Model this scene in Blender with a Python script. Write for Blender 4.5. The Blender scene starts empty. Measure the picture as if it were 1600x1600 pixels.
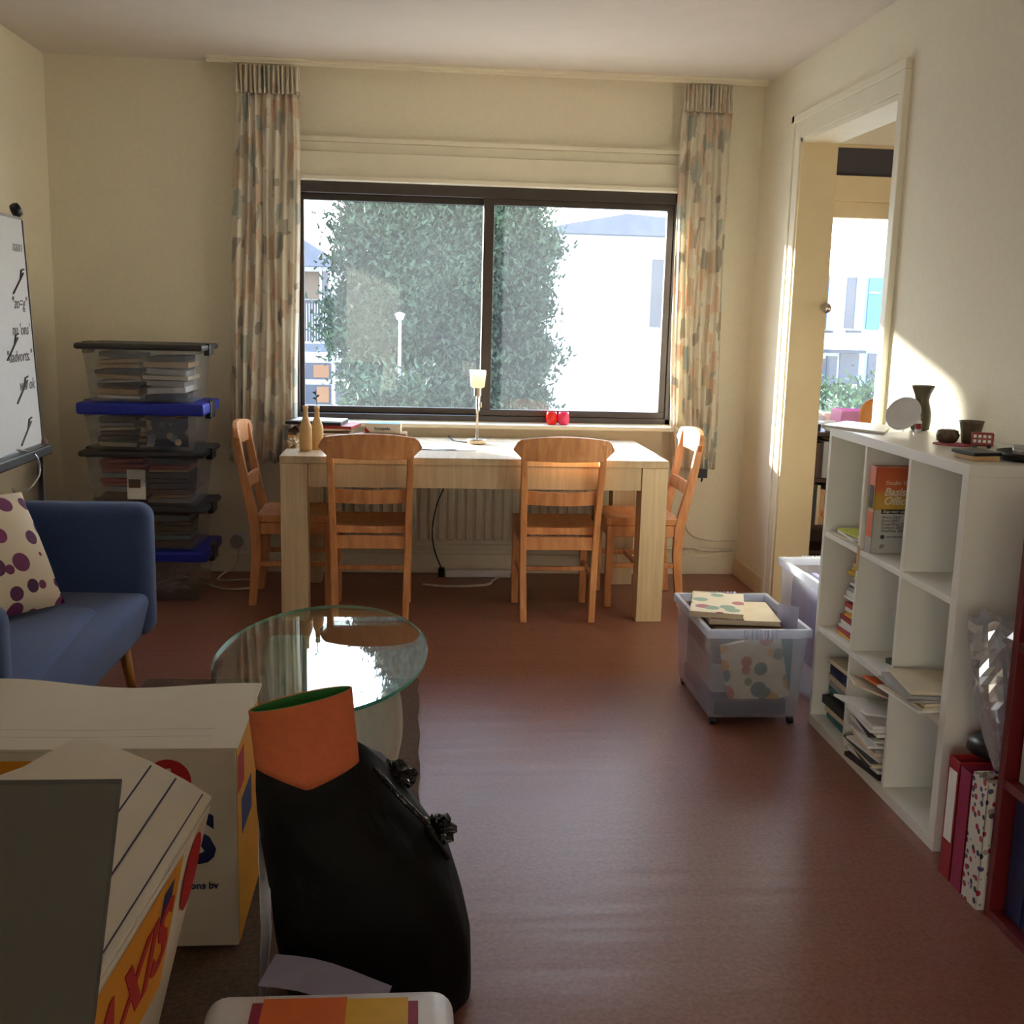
import bpy, bmesh, math, random
import numpy as np
from mathutils import Vector, Matrix
from math import pi, sin, cos, radians

S = bpy.context.scene
COL = S.collection
rnd = random.Random(7)

# ------------------------------------------------------------------ camera, world, sun, exposure
CAM = Vector((0.0, -5.9238, 1.3864)); YAW, PITCH, ROLL, FPX = .0892, .1748, .0262, 1748.2
FW = Vector((sin(YAW)*cos(PITCH), cos(YAW)*cos(PITCH), -sin(PITCH)))
_r = FW.cross(Vector((0, 0, 1))).normalized(); _u = _r.cross(FW)
RT = cos(ROLL)*_r + sin(ROLL)*_u; UP = -sin(ROLL)*_r + cos(ROLL)*_u
cam = bpy.data.cameras.new('camera'); co = bpy.data.objects.new('camera', cam); COL.objects.link(co)
m3 = Matrix((RT, UP, -FW)).transposed(); co.matrix_world = Matrix.Translation(CAM) @ m3.to_4x4()
cam.sensor_width = 36; cam.sensor_fit = 'HORIZONTAL'; cam.lens = FPX/1600*36; cam.clip_start = .02; cam.clip_end = 500
S.camera = co

SUN_DIR = Vector((.675, -.737, -.24)).normalized()      # way the light travels: low winter sun from the left
sun = bpy.data.lights.new('sun', 'SUN'); so = bpy.data.objects.new('sun', sun); COL.objects.link(so)
so.rotation_euler = SUN_DIR.to_track_quat('-Z', 'Y').to_euler()
so.location = (-6, 8, 4)
sun.energy = 32.0; sun.color = (1, .935, .83); sun.angle = radians(2.4)
SKY = 11.0
W = bpy.data.worlds.new('sky'); S.world = W; W.use_nodes = True
nt = W.node_tree; nt.nodes.clear()
out = nt.nodes.new('ShaderNodeOutputWorld'); bg = nt.nodes.new('ShaderNodeBackground'); bg.inputs[1].default_value = SKY
tc = nt.nodes.new('ShaderNodeTexCoord'); sp = nt.nodes.new('ShaderNodeSeparateXYZ'); cr = nt.nodes.new('ShaderNodeValToRGB')
nt.links.new(tc.outputs['Generated'], sp.inputs[0]); nt.links.new(sp.outputs['Z'], cr.inputs[0])
cr.color_ramp.elements[0].position = 0; cr.color_ramp.elements[0].color = (1, .95, .86, 1)
cr.color_ramp.elements[1].position = .7; cr.color_ramp.elements[1].color = (.50, .66, .95, 1)
nt.links.new(cr.outputs[0], bg.inputs[0]); nt.links.new(bg.outputs[0], out.inputs[0])
S.view_settings.view_transform = 'Standard'; S.view_settings.look = 'None'; S.view_settings.gamma = 1
S.view_settings.use_curve_mapping = False; S.view_settings.exposure = 0.15
cy = S.cycles
cy.use_denoising = True; cy.max_bounces = 9; cy.diffuse_bounces = 6; cy.glossy_bounces = 4; cy.transmission_bounces = 6
cy.transparent_max_bounces = 24; cy.caustics_reflective = False; cy.caustics_refractive = False; cy.sample_clamp_indirect = 8
cy.use_adaptive_sampling = True; cy.adaptive_threshold = .015

def un(px, py, ax, val):
    """world point seen at a picture position, on the plane ax = val"""
    q = FW + RT*((px-800)/FPX) - UP*((py-800)/FPX); i = 'XYZ'.index(ax)
    return CAM + q*((val-CAM[i])/q[i])

# ------------------------------------------------------------------ materials
def lin(c):
    return tuple((x/255/12.92 if x/255 <= .04045 else ((x/255+.055)/1.055)**2.4) for x in c) + (1,)
def nm(name):
    m = bpy.data.materials.new(name); m.use_nodes = True; t = m.node_tree; return m, t, t.nodes['Principled BSDF']
def mat(name, rgb, rough=.6, metal=0, noise=.12, scale=30, bump=0, spec=None, coat=0, sheen=0, stretch=None, bscale=None):
    """principled colour with a little noise variation and optional bump; rgb in sRGB 0-255 as albedo"""
    m, t, b = nm(name); c = lin(rgb)
    b.inputs['Roughness'].default_value = rough; b.inputs['Metallic'].default_value = metal
    if spec is not None: b.inputs['Specular IOR Level'].default_value = spec
    if coat: b.inputs['Coat Weight'].default_value = coat
    if sheen: b.inputs['Sheen Weight'].default_value = sheen
    n = t.nodes.new('ShaderNodeTexNoise'); n.inputs['Scale'].default_value = scale; n.inputs['Detail'].default_value = 4
    tcn = t.nodes.new('ShaderNodeTexCoord'); mp = t.nodes.new('ShaderNodeMapping')
    if stretch: mp.inputs['Scale'].default_value = stretch
    t.links.new(tcn.outputs['Object'], mp.inputs[0]); t.links.new(mp.outputs[0], n.inputs['Vector'])
    r = t.nodes.new('ShaderNodeValToRGB')
    r.color_ramp.elements[0].position = .3; r.color_ramp.elements[1].position = .7
    r.color_ramp.elements[0].color = tuple(x*(1-noise) for x in c[:3])+(1,)
    r.color_ramp.elements[1].color = tuple(min(1, x*(1+noise)) for x in c[:3])+(1,)
    t.links.new(n.outputs['Fac'], r.inputs[0]); t.links.new(r.outputs[0], b.inputs['Base Color'])
    if bump:
        bp = t.nodes.new('ShaderNodeBump'); bp.inputs['Strength'].default_value = bump; bp.inputs['Distance'].default_value = .01
        n2 = t.nodes.new('ShaderNodeTexNoise'); n2.inputs['Scale'].default_value = bscale or scale*3; n2.inputs['Detail'].default_value = 3
        t.links.new(mp.outputs[0], n2.inputs['Vector']); t.links.new(n2.outputs['Fac'], bp.inputs['Height']); t.links.new(bp.outputs[0], b.inputs['Normal'])
    return m
def schlick(t, base=.04, gain=.9):
    """angle dependent reflection, the same from both sides of a thin sheet"""
    lw = t.nodes.new('ShaderNodeLayerWeight'); lw.inputs[0].default_value = .5
    pw = t.nodes.new('ShaderNodeMath'); pw.operation = 'POWER'; pw.inputs[1].default_value = 5; t.links.new(lw.outputs['Facing'], pw.inputs[0])
    ma = t.nodes.new('ShaderNodeMath'); ma.operation = 'MULTIPLY_ADD'; ma.inputs[1].default_value = gain; ma.inputs[2].default_value = base; t.links.new(pw.outputs[0], ma.inputs[0])
    return ma
def clear(name, rgb, trans=.7, gloss=.08, rough=.15, milk=None):
    """see-through plastic: transparent + a little milky diffuse/translucent + gloss"""
    m = bpy.data.materials.new(name); m.use_nodes = True; t = m.node_tree; t.nodes.clear()
    o = t.nodes.new('ShaderNodeOutputMaterial'); tr = t.nodes.new('ShaderNodeBsdfTransparent'); df = t.nodes.new('ShaderNodeBsdfDiffuse')
    tl = t.nodes.new('ShaderNodeBsdfTranslucent'); gl = t.nodes.new('ShaderNodeBsdfGlossy'); c = lin(rgb)
    tr.inputs[0].default_value = (.97, .98, 1, 1); df.inputs[0].default_value = c; tl.inputs[0].default_value = c
    gl.inputs['Roughness'].default_value = rough; gl.inputs[0].default_value = (1, 1, 1, 1)
    a = t.nodes.new('ShaderNodeMixShader'); a.inputs[0].default_value = .5; t.links.new(df.outputs[0], a.inputs[1]); t.links.new(tl.outputs[0], a.inputs[2])
    b = t.nodes.new('ShaderNodeMixShader'); b.inputs[0].default_value = trans
    nz = t.nodes.new('ShaderNodeTexNoise'); nz.inputs['Scale'].default_value = 9
    mr = t.nodes.new('ShaderNodeMapRange'); mr.inputs['To Min'].default_value = trans-.08; mr.inputs['To Max'].default_value = min(1, trans+.08)
    t.links.new(nz.outputs['Fac'], mr.inputs[0]); t.links.new(mr.outputs[0], b.inputs[0])
    t.links.new(a.outputs[0], b.inputs[1]); t.links.new(tr.outputs[0], b.inputs[2])
    ad = schlick(t, .03+gloss*.3, .7)
    g = t.nodes.new('ShaderNodeMixShader'); t.links.new(ad.outputs[0], g.inputs[0]); t.links.new(b.outputs[0], g.inputs[1]); t.links.new(gl.outputs[0], g.inputs[2])
    t.links.new(g.outputs[0], o.inputs[0]); return m

def wood(name, a, b_, rough=.45, scale=(3, 3, 40), coat=0):
    m, t, b = nm(name); b.inputs['Roughness'].default_value = rough
    if coat: b.inputs['Coat Weight'].default_value = coat; b.inputs['Coat Roughness'].default_value = .25
    tcn = t.nodes.new('ShaderNodeTexCoord'); mp = t.nodes.new('ShaderNodeMapping'); mp.inputs['Scale'].default_value = scale
    n = t.nodes.new('ShaderNodeTexNoise'); n.inputs['Scale'].default_value = 1.5; n.inputs['Detail'].default_value = 6; n.inputs['Distortion'].default_value = .6
    r = t.nodes.new('ShaderNodeValToRGB'); r.color_ramp.elements[0].position = .32; r.color_ramp.elements[1].position = .7
    r.color_ramp.elements[0].color = lin(a); r.color_ramp.elements[1].color = lin(b_)
    t.links.new(tcn.outputs['Object'], mp.inputs[0]); t.links.new(mp.outputs[0], n.inputs['Vector']); t.links.new(n.outputs['Fac'], r.inputs[0]); t.links.new(r.outputs[0], b.inputs['Base Color'])
    return m

M = {}
M['wall'] = mat('cream wallpaper', (238, 231, 211), .9, noise=.02, scale=60, bump=.12, bscale=180)
M['ceiling'] = mat('ceiling paint', (222, 212, 204), .95, noise=.02, scale=8, bump=.05)
M['white'] = mat('white gloss paint', (236, 230, 210), .45, noise=.02, scale=12)
M['cream'] = mat('cream paint', (226, 206, 166), .5, noise=.02, scale=12)
M['dark_frame'] = mat('brown anodised frame', (66, 58, 54), .45, noise=.08, scale=20, metal=.2)
M['black'] = mat('black plastic', (22, 22, 24), .4, noise=.1)
M['dark'] = mat('dark grey plastic', (52, 52, 54), .5, noise=.1)
M['transom'] = mat('dark transom panel', (70, 66, 72), .6, noise=.06)
M['melamine'] = mat('white melamine', (232, 230, 222), .4, noise=.015, scale=6)
M['beech'] = wood('pale beech laminate', (196, 170, 134), (216, 192, 156), .38, (30, 3, 3))
M['beech_v'] = wood('pale beech laminate upright', (206, 180, 142), (226, 202, 164), .42, (40, 40, 2))
M['pine'] = wood('orange stained pine', (200, 132, 82), (232, 168, 112), .42, (22, 22, 4), coat=.2)
M['leg_wood'] = wood('oak leg', (170, 112, 52), (198, 138, 72), .45, (20, 20, 3))
M['radiator'] = mat('radiator enamel', (222, 216, 200), .5, noise=.02)
M['sofa'] = mat('blue wool felt', (62, 84, 132), .95, noise=.16, scale=220, bump=.35, bscale=700, sheen=.25)
M['rug'] = mat('brown rug pile', (112, 88, 74), 1, noise=.3, scale=90, bump=.8, bscale=400)
M['box_white'] = mat('white printed cardboard', (222, 214, 198), .75, noise=.03, scale=7)
M['box_yellow'] = mat('yellow print on cardboard', (224, 150, 30), .7, noise=.06, scale=9)
M['card'] = mat('brown cardboard', (160, 126, 88), .85, noise=.06)
M['red_print'] = mat('red print', (186, 30, 34), .7, noise=.04)
M['blue_print'] = mat('blue print', (28, 44, 104), .7, noise=.04)
M['line_print'] = mat('dark line print', (44, 46, 78), .7, noise=.04)
M['grey_board'] = mat('grey board', (74, 73, 68), .8, noise=.03, scale=5)
M['orange_foam'] = mat('orange felt', (196, 104, 66), .95, noise=.06, scale=60, bump=.2)
M['green_foam'] = mat('green felt', (52, 122, 62), .95, noise=.08, scale=60, bump=.2)
M['bag'] = mat('black nylon bag', (7, 7, 9), .75, noise=.2, scale=14, bump=.5, bscale=18, spec=.25)
M['foil'] = mat('shiny black plastic film', (30, 30, 34), .12, noise=.2, scale=20, bump=.9, bscale=40)
M['silver'] = mat('silver', (196, 198, 204), .25, metal=.9, noise=.04)
M['steel'] = mat('brushed steel', (190, 184, 172), .28, metal=1, noise=.04)
M['paper'] = mat('white paper', (238, 236, 232), .8, noise=.03, scale=10)
M['paper2'] = mat('ivory paper', (222, 208, 180), .8, noise=.05, scale=14)
M['paper3'] = mat('grey paper', (170, 168, 166), .8, noise=.08, scale=14)
M['red'] = mat('red cover', (158, 28, 34), .5, noise=.06)
M['magenta'] = mat('magenta cover', (150, 28, 72), .5, noise=.06)
M['blue'] = mat('blue plastic', (30, 44, 168), .45, noise=.06)
M['navy'] = mat('navy cover', (24, 32, 74), .5, noise=.08)
M['teal'] = mat('teal cover', (60, 120, 128), .6, noise=.08)
M['green'] = mat('dark green cover', (58, 76, 58), .6, noise=.15, scale=60)
M['lime'] = mat('lime cover', (214, 220, 96), .55, noise=.05)
M['orange'] = mat('orange cover', (224, 110, 50), .5, noise=.05)
M['yellow'] = mat('yellow cover', (226, 178, 50), .5, noise=.05)
M['brown'] = mat('brown cover', (92, 62, 46), .6, noise=.15)
M['tan'] = mat('tan cover', (196, 160, 116), .7, noise=.08)
M['dark_wood'] = wood('dark stained wood', (50, 30, 24), (72, 44, 34), .5, (20, 3, 3))
M['red_wood'] = mat('red lacquered wood', (98, 18, 22), .4, noise=.08, scale=8)
M['purple'] = mat('purple cloth', (116, 40, 92), .9, noise=.1)
M['cable_white'] = mat('white cable', (214, 208, 196), .5)
M['ceramic_brown'] = mat('brown glazed ceramic', (96, 84, 66), .22, noise=.25, scale=50, bump=.3, bscale=90)
M['ceramic_olive'] = mat('olive glazed ceramic', (88, 82, 64), .2, noise=.1, scale=20)
M['pink'] = mat('pink plastic', (240, 160, 214), .4, noise=.04)
M['peach'] = mat('orange chair shell', (214, 140, 70), .5, noise=.04)
M['glass_red'] = mat('red tealight glass', (232, 32, 22), .15, noise=.1, scale=10)
M['glass_pink'] = mat('pink tealight glass', (240, 70, 116), .15, noise=.1, scale=10)
M['bottle'] = mat('sandy stoneware bottle', (206, 170, 118), .45, noise=.08, scale=30)
M['toy_red'] = mat('red toy paint', (150, 36, 30), .35, noise=.1)
M['mat_pink'] = mat('pink mat', (196, 96, 112), .8, noise=.06)
M['lamp_grey'] = mat('grey street lamp paint', (112, 116, 122), .6)
M['ext_shade'] = mat('tan blind', (92, 78, 66), .8)
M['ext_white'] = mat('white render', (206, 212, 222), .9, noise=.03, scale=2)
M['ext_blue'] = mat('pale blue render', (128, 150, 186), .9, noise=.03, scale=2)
M['ext_roof'] = mat('grey roof tiles', (82, 86, 98), .8, noise=.12, scale=6)
M['ext_glass'] = mat('dark window glass', (40, 48, 66), .15, noise=.15, scale=1)
M['ext_curtain'] = mat('orange curtain behind glass', (120, 84, 54), .8, noise=.06, stretch=(60, 1, 1))
M['ext_rail'] = mat('dark rail', (36, 40, 52), .5)
M['ground'] = mat('paving outside', (150, 148, 140), .9, noise=.12, scale=1)
M['bark'] = mat('bark', (104, 92, 76), .9, noise=.25, scale=8, bump=.6)
M['leaf'] = mat('conifer foliage', (36, 52, 34), .9, noise=.6, scale=1.1)
M['hedge'] = mat('hedge leaves', (60, 84, 46), .85, noise=.35, scale=3)
M['crate'] = clear('clear crate plastic', (222, 226, 240), .80, .10, .2)
M['crate_rim'] = clear('clear crate rim', (232, 236, 248), .35, .16, .25)
M['film'] = clear('clear film', (226, 228, 234), .82, .5, .12)
M['stor'] = clear('storage box plastic', (190, 186, 176), .84, .08, .2)
M['stor_rim'] = clear('storage box rim', (200, 200, 196), .3, .1, .25)
M['acrylic'] = clear('milky acrylic leg', (236, 230, 214), .35, .35, .15)
M['white_plastic'] = mat('white plastic', (226, 226, 234), .4, noise=.03)
M['ink'] = mat('faded marker ink', (104, 104, 108), .7)
M['board_white'] = mat('whiteboard enamel', (222, 224, 228), .3, noise=.02)
M['lavender'] = mat('lavender paper', (176, 176, 214), .8, noise=.03)

def lampshade_mat():
    m, t, b = nm('opal glass shade'); b.inputs['Base Color'].default_value = (.95, .92, .82, 1); b.inputs['Roughness'].default_value = .3
    n = t.nodes.new('ShaderNodeTexNoise'); n.inputs['Scale'].default_value = 5
    tl = t.nodes.new('ShaderNodeBsdfTranslucent'); tl.inputs[0].default_value = (.95, .9, .78, 1)
    mx = t.nodes.new('ShaderNodeMixShader'); mx.inputs[0].default_value = .55
    o = t.nodes['Material Output']; t.links.new(b.outputs[0], mx.inputs[1]); t.links.new(tl.outputs[0], mx.inputs[2]); t.links.new(mx.outputs[0], o.inputs[0])
    return m
M['opal'] = lampshade_mat()

def pane_mat(dirt_haze=.10, name='hazy dirty window glass'):  # milky translucent share puts glare haze as well as dirt into the pane
    m = bpy.data.materials.new(name); m.use_nodes = True; t = m.node_tree; t.nodes.clear()
    o = t.nodes.new('ShaderNodeOutputMaterial'); tr = t.nodes.new('ShaderNodeBsdfTransparent'); tl = t.nodes.new('ShaderNodeBsdfTranslucent'); gl = t.nodes.new('ShaderNodeBsdfGlossy')
    tr.inputs[0].default_value = (.93, .96, .97, 1); tl.inputs[0].default_value = (.85, .93, 1, 1); gl.inputs['Roughness'].default_value = .01
    n = t.nodes.new('ShaderNodeTexNoise'); n.inputs['Scale'].default_value = 2.5; n.inputs['Detail'].default_value = 3
    tcn = t.nodes.new('ShaderNodeTexCoord'); t.links.new(tcn.outputs['Object'], n.inputs['Vector'])
    mr = t.nodes.new('ShaderNodeMapRange'); mr.inputs['To Min'].default_value = dirt_haze*.6; mr.inputs['To Max'].default_value = dirt_haze*1.4; t.links.new(n.outputs['Fac'], mr.inputs[0])
    a = t.nodes.new('ShaderNodeMixShader'); t.links.new(mr.outputs[0], a.inputs[0]); t.links.new(tr.outputs[0], a.inputs[1]); t.links.new(tl.outputs[0], a.inputs[2])
    f = schlick(t, .014, .9)
    g = t.nodes.new('ShaderNodeMixShader'); t.links.new(f.outputs[0], g.inputs[0]); t.links.new(a.outputs[0], g.inputs[1]); t.links.new(gl.outputs[0], g.inputs[2]); t.links.new(g.outputs[0], o.inputs[0])
    return m
M['pane'] = pane_mat(.010)

def table_glass():
    m = bpy.data.materials.new('table glass'); m.use_nodes = True; t = m.node_tree; t.nodes.clear()
    o = t.nodes.new('ShaderNodeOutputMaterial'); tr = t.nodes.new('ShaderNodeBsdfTransparent'); gl = t.nodes.new('ShaderNodeBsdfGlossy')
    tr.inputs[0].default_value = (.86, .95, .92, 1); gl.inputs['Roughness'].default_value = .012
    n = t.nodes.new('ShaderNodeTexNoise'); n.inputs['Scale'].default_value = 2
    ad = schlick(t, .05, .95)
    g = t.nodes.new('ShaderNodeMixShader'); t.links.new(ad.outputs[0], g.inputs[0]); t.links.new(tr.outputs[0], g.inputs[1]); t.links.new(gl.outputs[0], g.inputs[2]); t.links.new(g.outputs[0], o.inputs[0])
    return m
M['tglass'] = table_glass()
M['tedge'] = mat('green glass edge', (90, 180, 170), .15, noise=.05)

def floor_mat():
    m, t, b = nm('marbled red brown linoleum'); b.inputs['Specular IOR Level'].default_value = .42
    tcn = t.nodes.new('ShaderNodeTexCoord')
    n = t.nodes.new('ShaderNodeTexNoise'); n.inputs['Scale'].default_value = 90; n.inputs['Detail'].default_value = 5
    n3 = t.nodes.new('ShaderNodeTexNoise'); n3.inputs['Scale'].default_value = 1.2
    t.links.new(tcn.outputs['Object'], n.inputs['Vector']); t.links.new(tcn.outputs['Object'], n3.inputs['Vector'])
    r = t.nodes.new('ShaderNodeValToRGB'); r.color_ramp.elements[0].position = .3; r.color_ramp.elements[1].position = .7
    r.color_ramp.elements[0].color = lin((128, 82, 68)); r.color_ramp.elements[1].color = lin((154, 102, 86))
    t.links.new(n.outputs['Fac'], r.inputs[0]); t.links.new(r.outputs[0], b.inputs['Base Color'])
    mr = t.nodes.new('ShaderNodeMapRange'); mr.inputs['To Min'].default_value = .33; mr.inputs['To Max'].default_value = .42
    t.links.new(n3.outputs['Fac'], mr.inputs[0]); t.links.new(mr.outputs[0], b.inputs['Roughness'])
    wv = t.nodes.new('ShaderNodeTexNoise'); wv.inputs['Scale'].default_value = 5; mp = t.nodes.new('ShaderNodeMapping'); mp.inputs['Scale'].default_value = (.25, 2.2, 1)
    t.links.new(tcn.outputs['Object'], mp.inputs[0]); t.links.new(mp.outputs[0], wv.inputs['Vector'])
    bp = t.nodes.new('ShaderNodeBump'); bp.inputs['Strength'].default_value = .25; bp.inputs['Distance'].default_value = .012
    t.links.new(wv.outputs['Fac'], bp.inputs['Height']); t.links.new(bp.outputs[0], b.inputs['Normal'])
    return m
M['floor'] = floor_mat()

def curtain_mat():
    m, t, b = nm('beige curtain with leaf print'); b.inputs['Roughness'].default_value = .9
    uv = t.nodes.new('ShaderNodeUVMap'); mp = t.nodes.new('ShaderNodeMapping'); mp.inputs['Scale'].default_value = (9, 13, 1)
    t.links.new(uv.outputs[0], mp.inputs[0])
    nz = t.nodes.new('ShaderNodeTexNoise'); nz.inputs['Scale'].default_value = 1.3; t.links.new(mp.outputs[0], nz.inputs['Vector'])
    mxv = t.nodes.new('ShaderNodeMix'); mxv.data_type = 'VECTOR'; mxv.inputs[0].default_value = .25
    t.links.new(mp.outputs[0], mxv.inputs[4]); t.links.new(nz.outputs['Color'], mxv.inputs[5])
    v = t.nodes.new('ShaderNodeTexVoronoi'); v.inputs['Scale'].default_value = 1; v.distance = 'CHEBYCHEV'; t.links.new(mxv.outputs[1], v.inputs['Vector'])
    sepc = t.nodes.new('ShaderNodeSeparateColor'); t.links.new(v.outputs['Color'], sepc.inputs[0])
    r = t.nodes.new('ShaderNodeValToRGB'); r.color_ramp.interpolation = 'CONSTANT'
    cols = [(0, (240, 232, 216)), (.28, (232, 210, 188)), (.42, (244, 238, 224)), (.60, (200, 204, 194)), (.68, (242, 236, 222)), (.80, (224, 208, 188)), (.92, (190, 184, 172))]
    e = r.color_ramp.elements; e[0].position = 0; e[0].color = lin(cols[0][1]); e[1].position = cols[1][0]; e[1].color = lin(cols[1][1])
    for p, c in cols[2:]:
        q = e.new(p); q.color = lin(c)
    t.links.new(sepc.outputs[0], r.inputs[0]); t.links.new(r.outputs[0], b.inputs['Base Color'])
    tl = t.nodes.new('ShaderNodeBsdfTranslucent'); t.links.new(r.outputs[0], tl.inputs[0])
    mx = t.nodes.new('ShaderNodeMixShader'); mx.inputs[0].default_value = .22
    o = t.nodes['Material Output']; t.links.new(b.outputs[0], mx.inputs[1]); t.links.new(tl.outputs[0], mx.inputs[2]); t.links.new(mx.outputs[0], o.inputs[0])
    return m
M['curtain'] = curtain_mat()

def dots_mat(name, base, cols, scale, cut, rnd_=1, sz=None):
    """spots of several colours on a ground, by voronoi cells in object space"""
    m, t, b = nm(name); b.inputs['Roughness'].default_value = .85
    tcn = t.nodes.new('ShaderNodeTexCoord'); mp = t.nodes.new('ShaderNodeMapping'); mp.inputs['Scale'].default_value = sz or (1, 1, 1)
    t.links.new(tcn.outputs['Object'], mp.inputs[0])
    v = t.nodes.new('ShaderNodeTexVoronoi'); v.inputs['Scale'].default_value = scale; v.inputs['Randomness'].default_value = rnd_
    t.links.new(mp.outputs[0], v.inputs['Vector'])
    lt = t.nodes.new('ShaderNodeMath'); lt.operation = 'LESS_THAN'; lt.inputs[1].default_value = cut; t.links.new(v.outputs['Distance'], lt.inputs[0])
    sepc = t.nodes.new('ShaderNodeSeparateColor'); t.links.new(v.outputs['Color'], sepc.inputs[0])
    r = t.nodes.new('ShaderNodeValToRGB'); r.color_ramp.interpolation = 'CONSTANT'; e = r.color_ramp.elements
    e[0].position = 0; e[0].color = lin(cols[0]); e[1].position = 1/len(cols); e[1].color = lin(cols[1])
    for i, c in enumerate(cols[2:]):
        q = e.new((i+2)/len(cols)); q.color = lin(c)
    t.links.new(sepc.outputs[0], r.inputs[0])
    mx = t.nodes.new('ShaderNodeMix'); mx.data_type = 'RGBA'; mx.inputs[6].default_value = lin(base)
    t.links.new(lt.outputs[0], mx.inputs[0]); t.links.new(r.outputs[0], mx.inputs[7]); t.links.new(mx.outputs[2], b.inputs['Base Color'])
    return m
M['cushion'] = dots_mat('cream cushion with plum spots', (216, 200, 176), [(110, 40, 86), (130, 52, 100), (74, 30, 70), (90, 36, 76)], 12.5, .40, .35)
M['print_flower'] = dots_mat('printed floral paper', (216, 208, 186), [(206, 150, 70), (70, 104, 110), (176, 80, 60), (90, 110, 70), (216, 170, 90)], 16, .46, 1)
M['print_star'] = dots_mat('printed patterned sleeve', (206, 200, 190), [(60, 64, 80), (170, 40, 60), (70, 60, 110), (150, 130, 130)], 55, .42, 1)
M['print_cover'] = dots_mat('printed magazine cover', (226, 214, 190), [(180, 120, 130), (150, 170, 150), (170, 90, 110), (220, 200, 160)], 14, .4, 1)
M['print_dark'] = dots_mat('dark printed cover', (52, 56, 74), [(190, 170, 140), (120, 130, 150), (60, 60, 90)], 22, .4, 1)

# ------------------------------------------------------------------ mesh helpers
ORD = 'first second third fourth fifth sixth seventh eighth ninth tenth eleventh twelfth thirteenth fourteenth fifteenth sixteenth seventeenth eighteenth nineteenth twentieth twenty-first twenty-second twenty-third twenty-fourth twenty-fifth twenty-sixth twenty-seventh twenty-eighth twenty-ninth thirtieth'.split()
CW = dict(paper='white', paper2='ivory', paper3='grey', tan='tan', dark='dark grey', brown='brown', red='red', yellow='yellow', navy='navy', teal='teal', green='dark green', orange='orange', black='black')
class MB:
    def __init__(s): s.v = []; s.f = []; s.uv = None
    def add(s, vs, fs):
        n = len(s.v); s.v += [tuple(a) for a in vs]; s.f += [tuple(i+n for i in f) for f in fs]; return s
    def hexa(s, p):   # p: bottom 4 (ccw) + top 4
        return s.add(p, [(3, 2, 1, 0), (4, 5, 6, 7), (0, 1, 5, 4), (1, 2, 6, 5), (2, 3, 7, 6), (3, 0, 4, 7)])
    def box(s, x0, x1, y0, y1, z0, z1, T=None):
        x0, x1 = sorted((x0, x1)); y0, y1 = sorted((y0, y1)); z0, z1 = sorted((z0, z1))
        p = [Vector(q) for q in ((x0, y0, z0), (x1, y0, z0), (x1, y1, z0), (x0, y1, z0), (x0, y0, z1), (x1, y0, z1), (x1, y1, z1), (x0, y1, z1))]
        if T: p = [T @ q for q in p]
        return s.hexa(p)
    def tube(s, pts, r, n=8, cap=True):
        pts = [Vector(p) for p in pts]; rs = r if isinstance(r, (list, tuple)) else [r]*len(pts); vs = []; fs = []
        ref = Vector((0, 0, 1))
        for i, p in enumerate(pts):
            d = (pts[min(i+1, len(pts)-1)]-pts[max(i-1, 0)]).normalized()
            a = d.cross(ref); a = d.cross(Vector((1, 0, 0))) if a.length < .05 else a
            a.normalize(); b = d.cross(a)
            for k in range(n): vs.append(p+a*cos(2*pi*k/n)*rs[i]+b*sin(2*pi*k/n)*rs[i])
        for i in range(len(pts)-1):
            for k in range(n): fs.append((i*n+k, i*n+(k+1) % n, (i+1)*n+(k+1) % n, (i+1)*n+k))
        if cap: fs += [tuple(range(n))[::-1], tuple(range((len(pts)-1)*n, len(pts)*n))]
        return s.add(vs, fs)
    def lathe(s, prof, c=(0, 0, 0), n=28, T=None, bump=None):
        vs = []; fs = []; c = Vector(c)
        for j, (r, z) in enumerate(prof):
            for k in range(n):
                a = 2*pi*k/n; rr = r*(1+(bump(a, j) if bump else 0)); q = Vector((rr*cos(a), rr*sin(a), z)); q = (T @ q) if T else q
                vs.append(c+q)
        for j in range(len(prof)-1):
            for k in range(n): fs.append((j*n+k, j*n+(k+1) % n, (j+1)*n+(k+1) % n, (j+1)*n+k))
        if prof[0][0] > 1e-4: fs.append(tuple(range(n))[::-1])
        if prof[-1][0] > 1e-4: fs.append(tuple(range((len(prof)-1)*n, len(prof)*n)))
        return s.add(vs, fs)
    def prism(s, poly, f0, f1):
        """poly: 2d points; f0,f1 map (a,b)->3d for the two caps"""
        n = len(poly); vs = [f0(*p) for p in poly]+[f1(*p) for p in poly]
        return s.add(vs, [tuple(range(n))[::-1], tuple(range(n, 2*n))]+[(i, (i+1) % n, n+(i+1) % n, n+i) for i in range(n)])
    def grid(s, fn, nu, nv, uvf=None):
        vs = [fn(i/nu, j/nv) for j in range(nv+1) for i in range(nu+1)]
        n = len(s.v)
        s.add(vs, [(j*(nu+1)+i, j*(nu+1)+i+1, (j+1)*(nu+1)+i+1, (j+1)*(nu+1)+i) for j in range(nv) for i in range(nu)])
        if uvf: s.uv = [uvf(i/nu, j/nv) for j in range(nv+1) for i in range(nu+1)]
        return s

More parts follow.
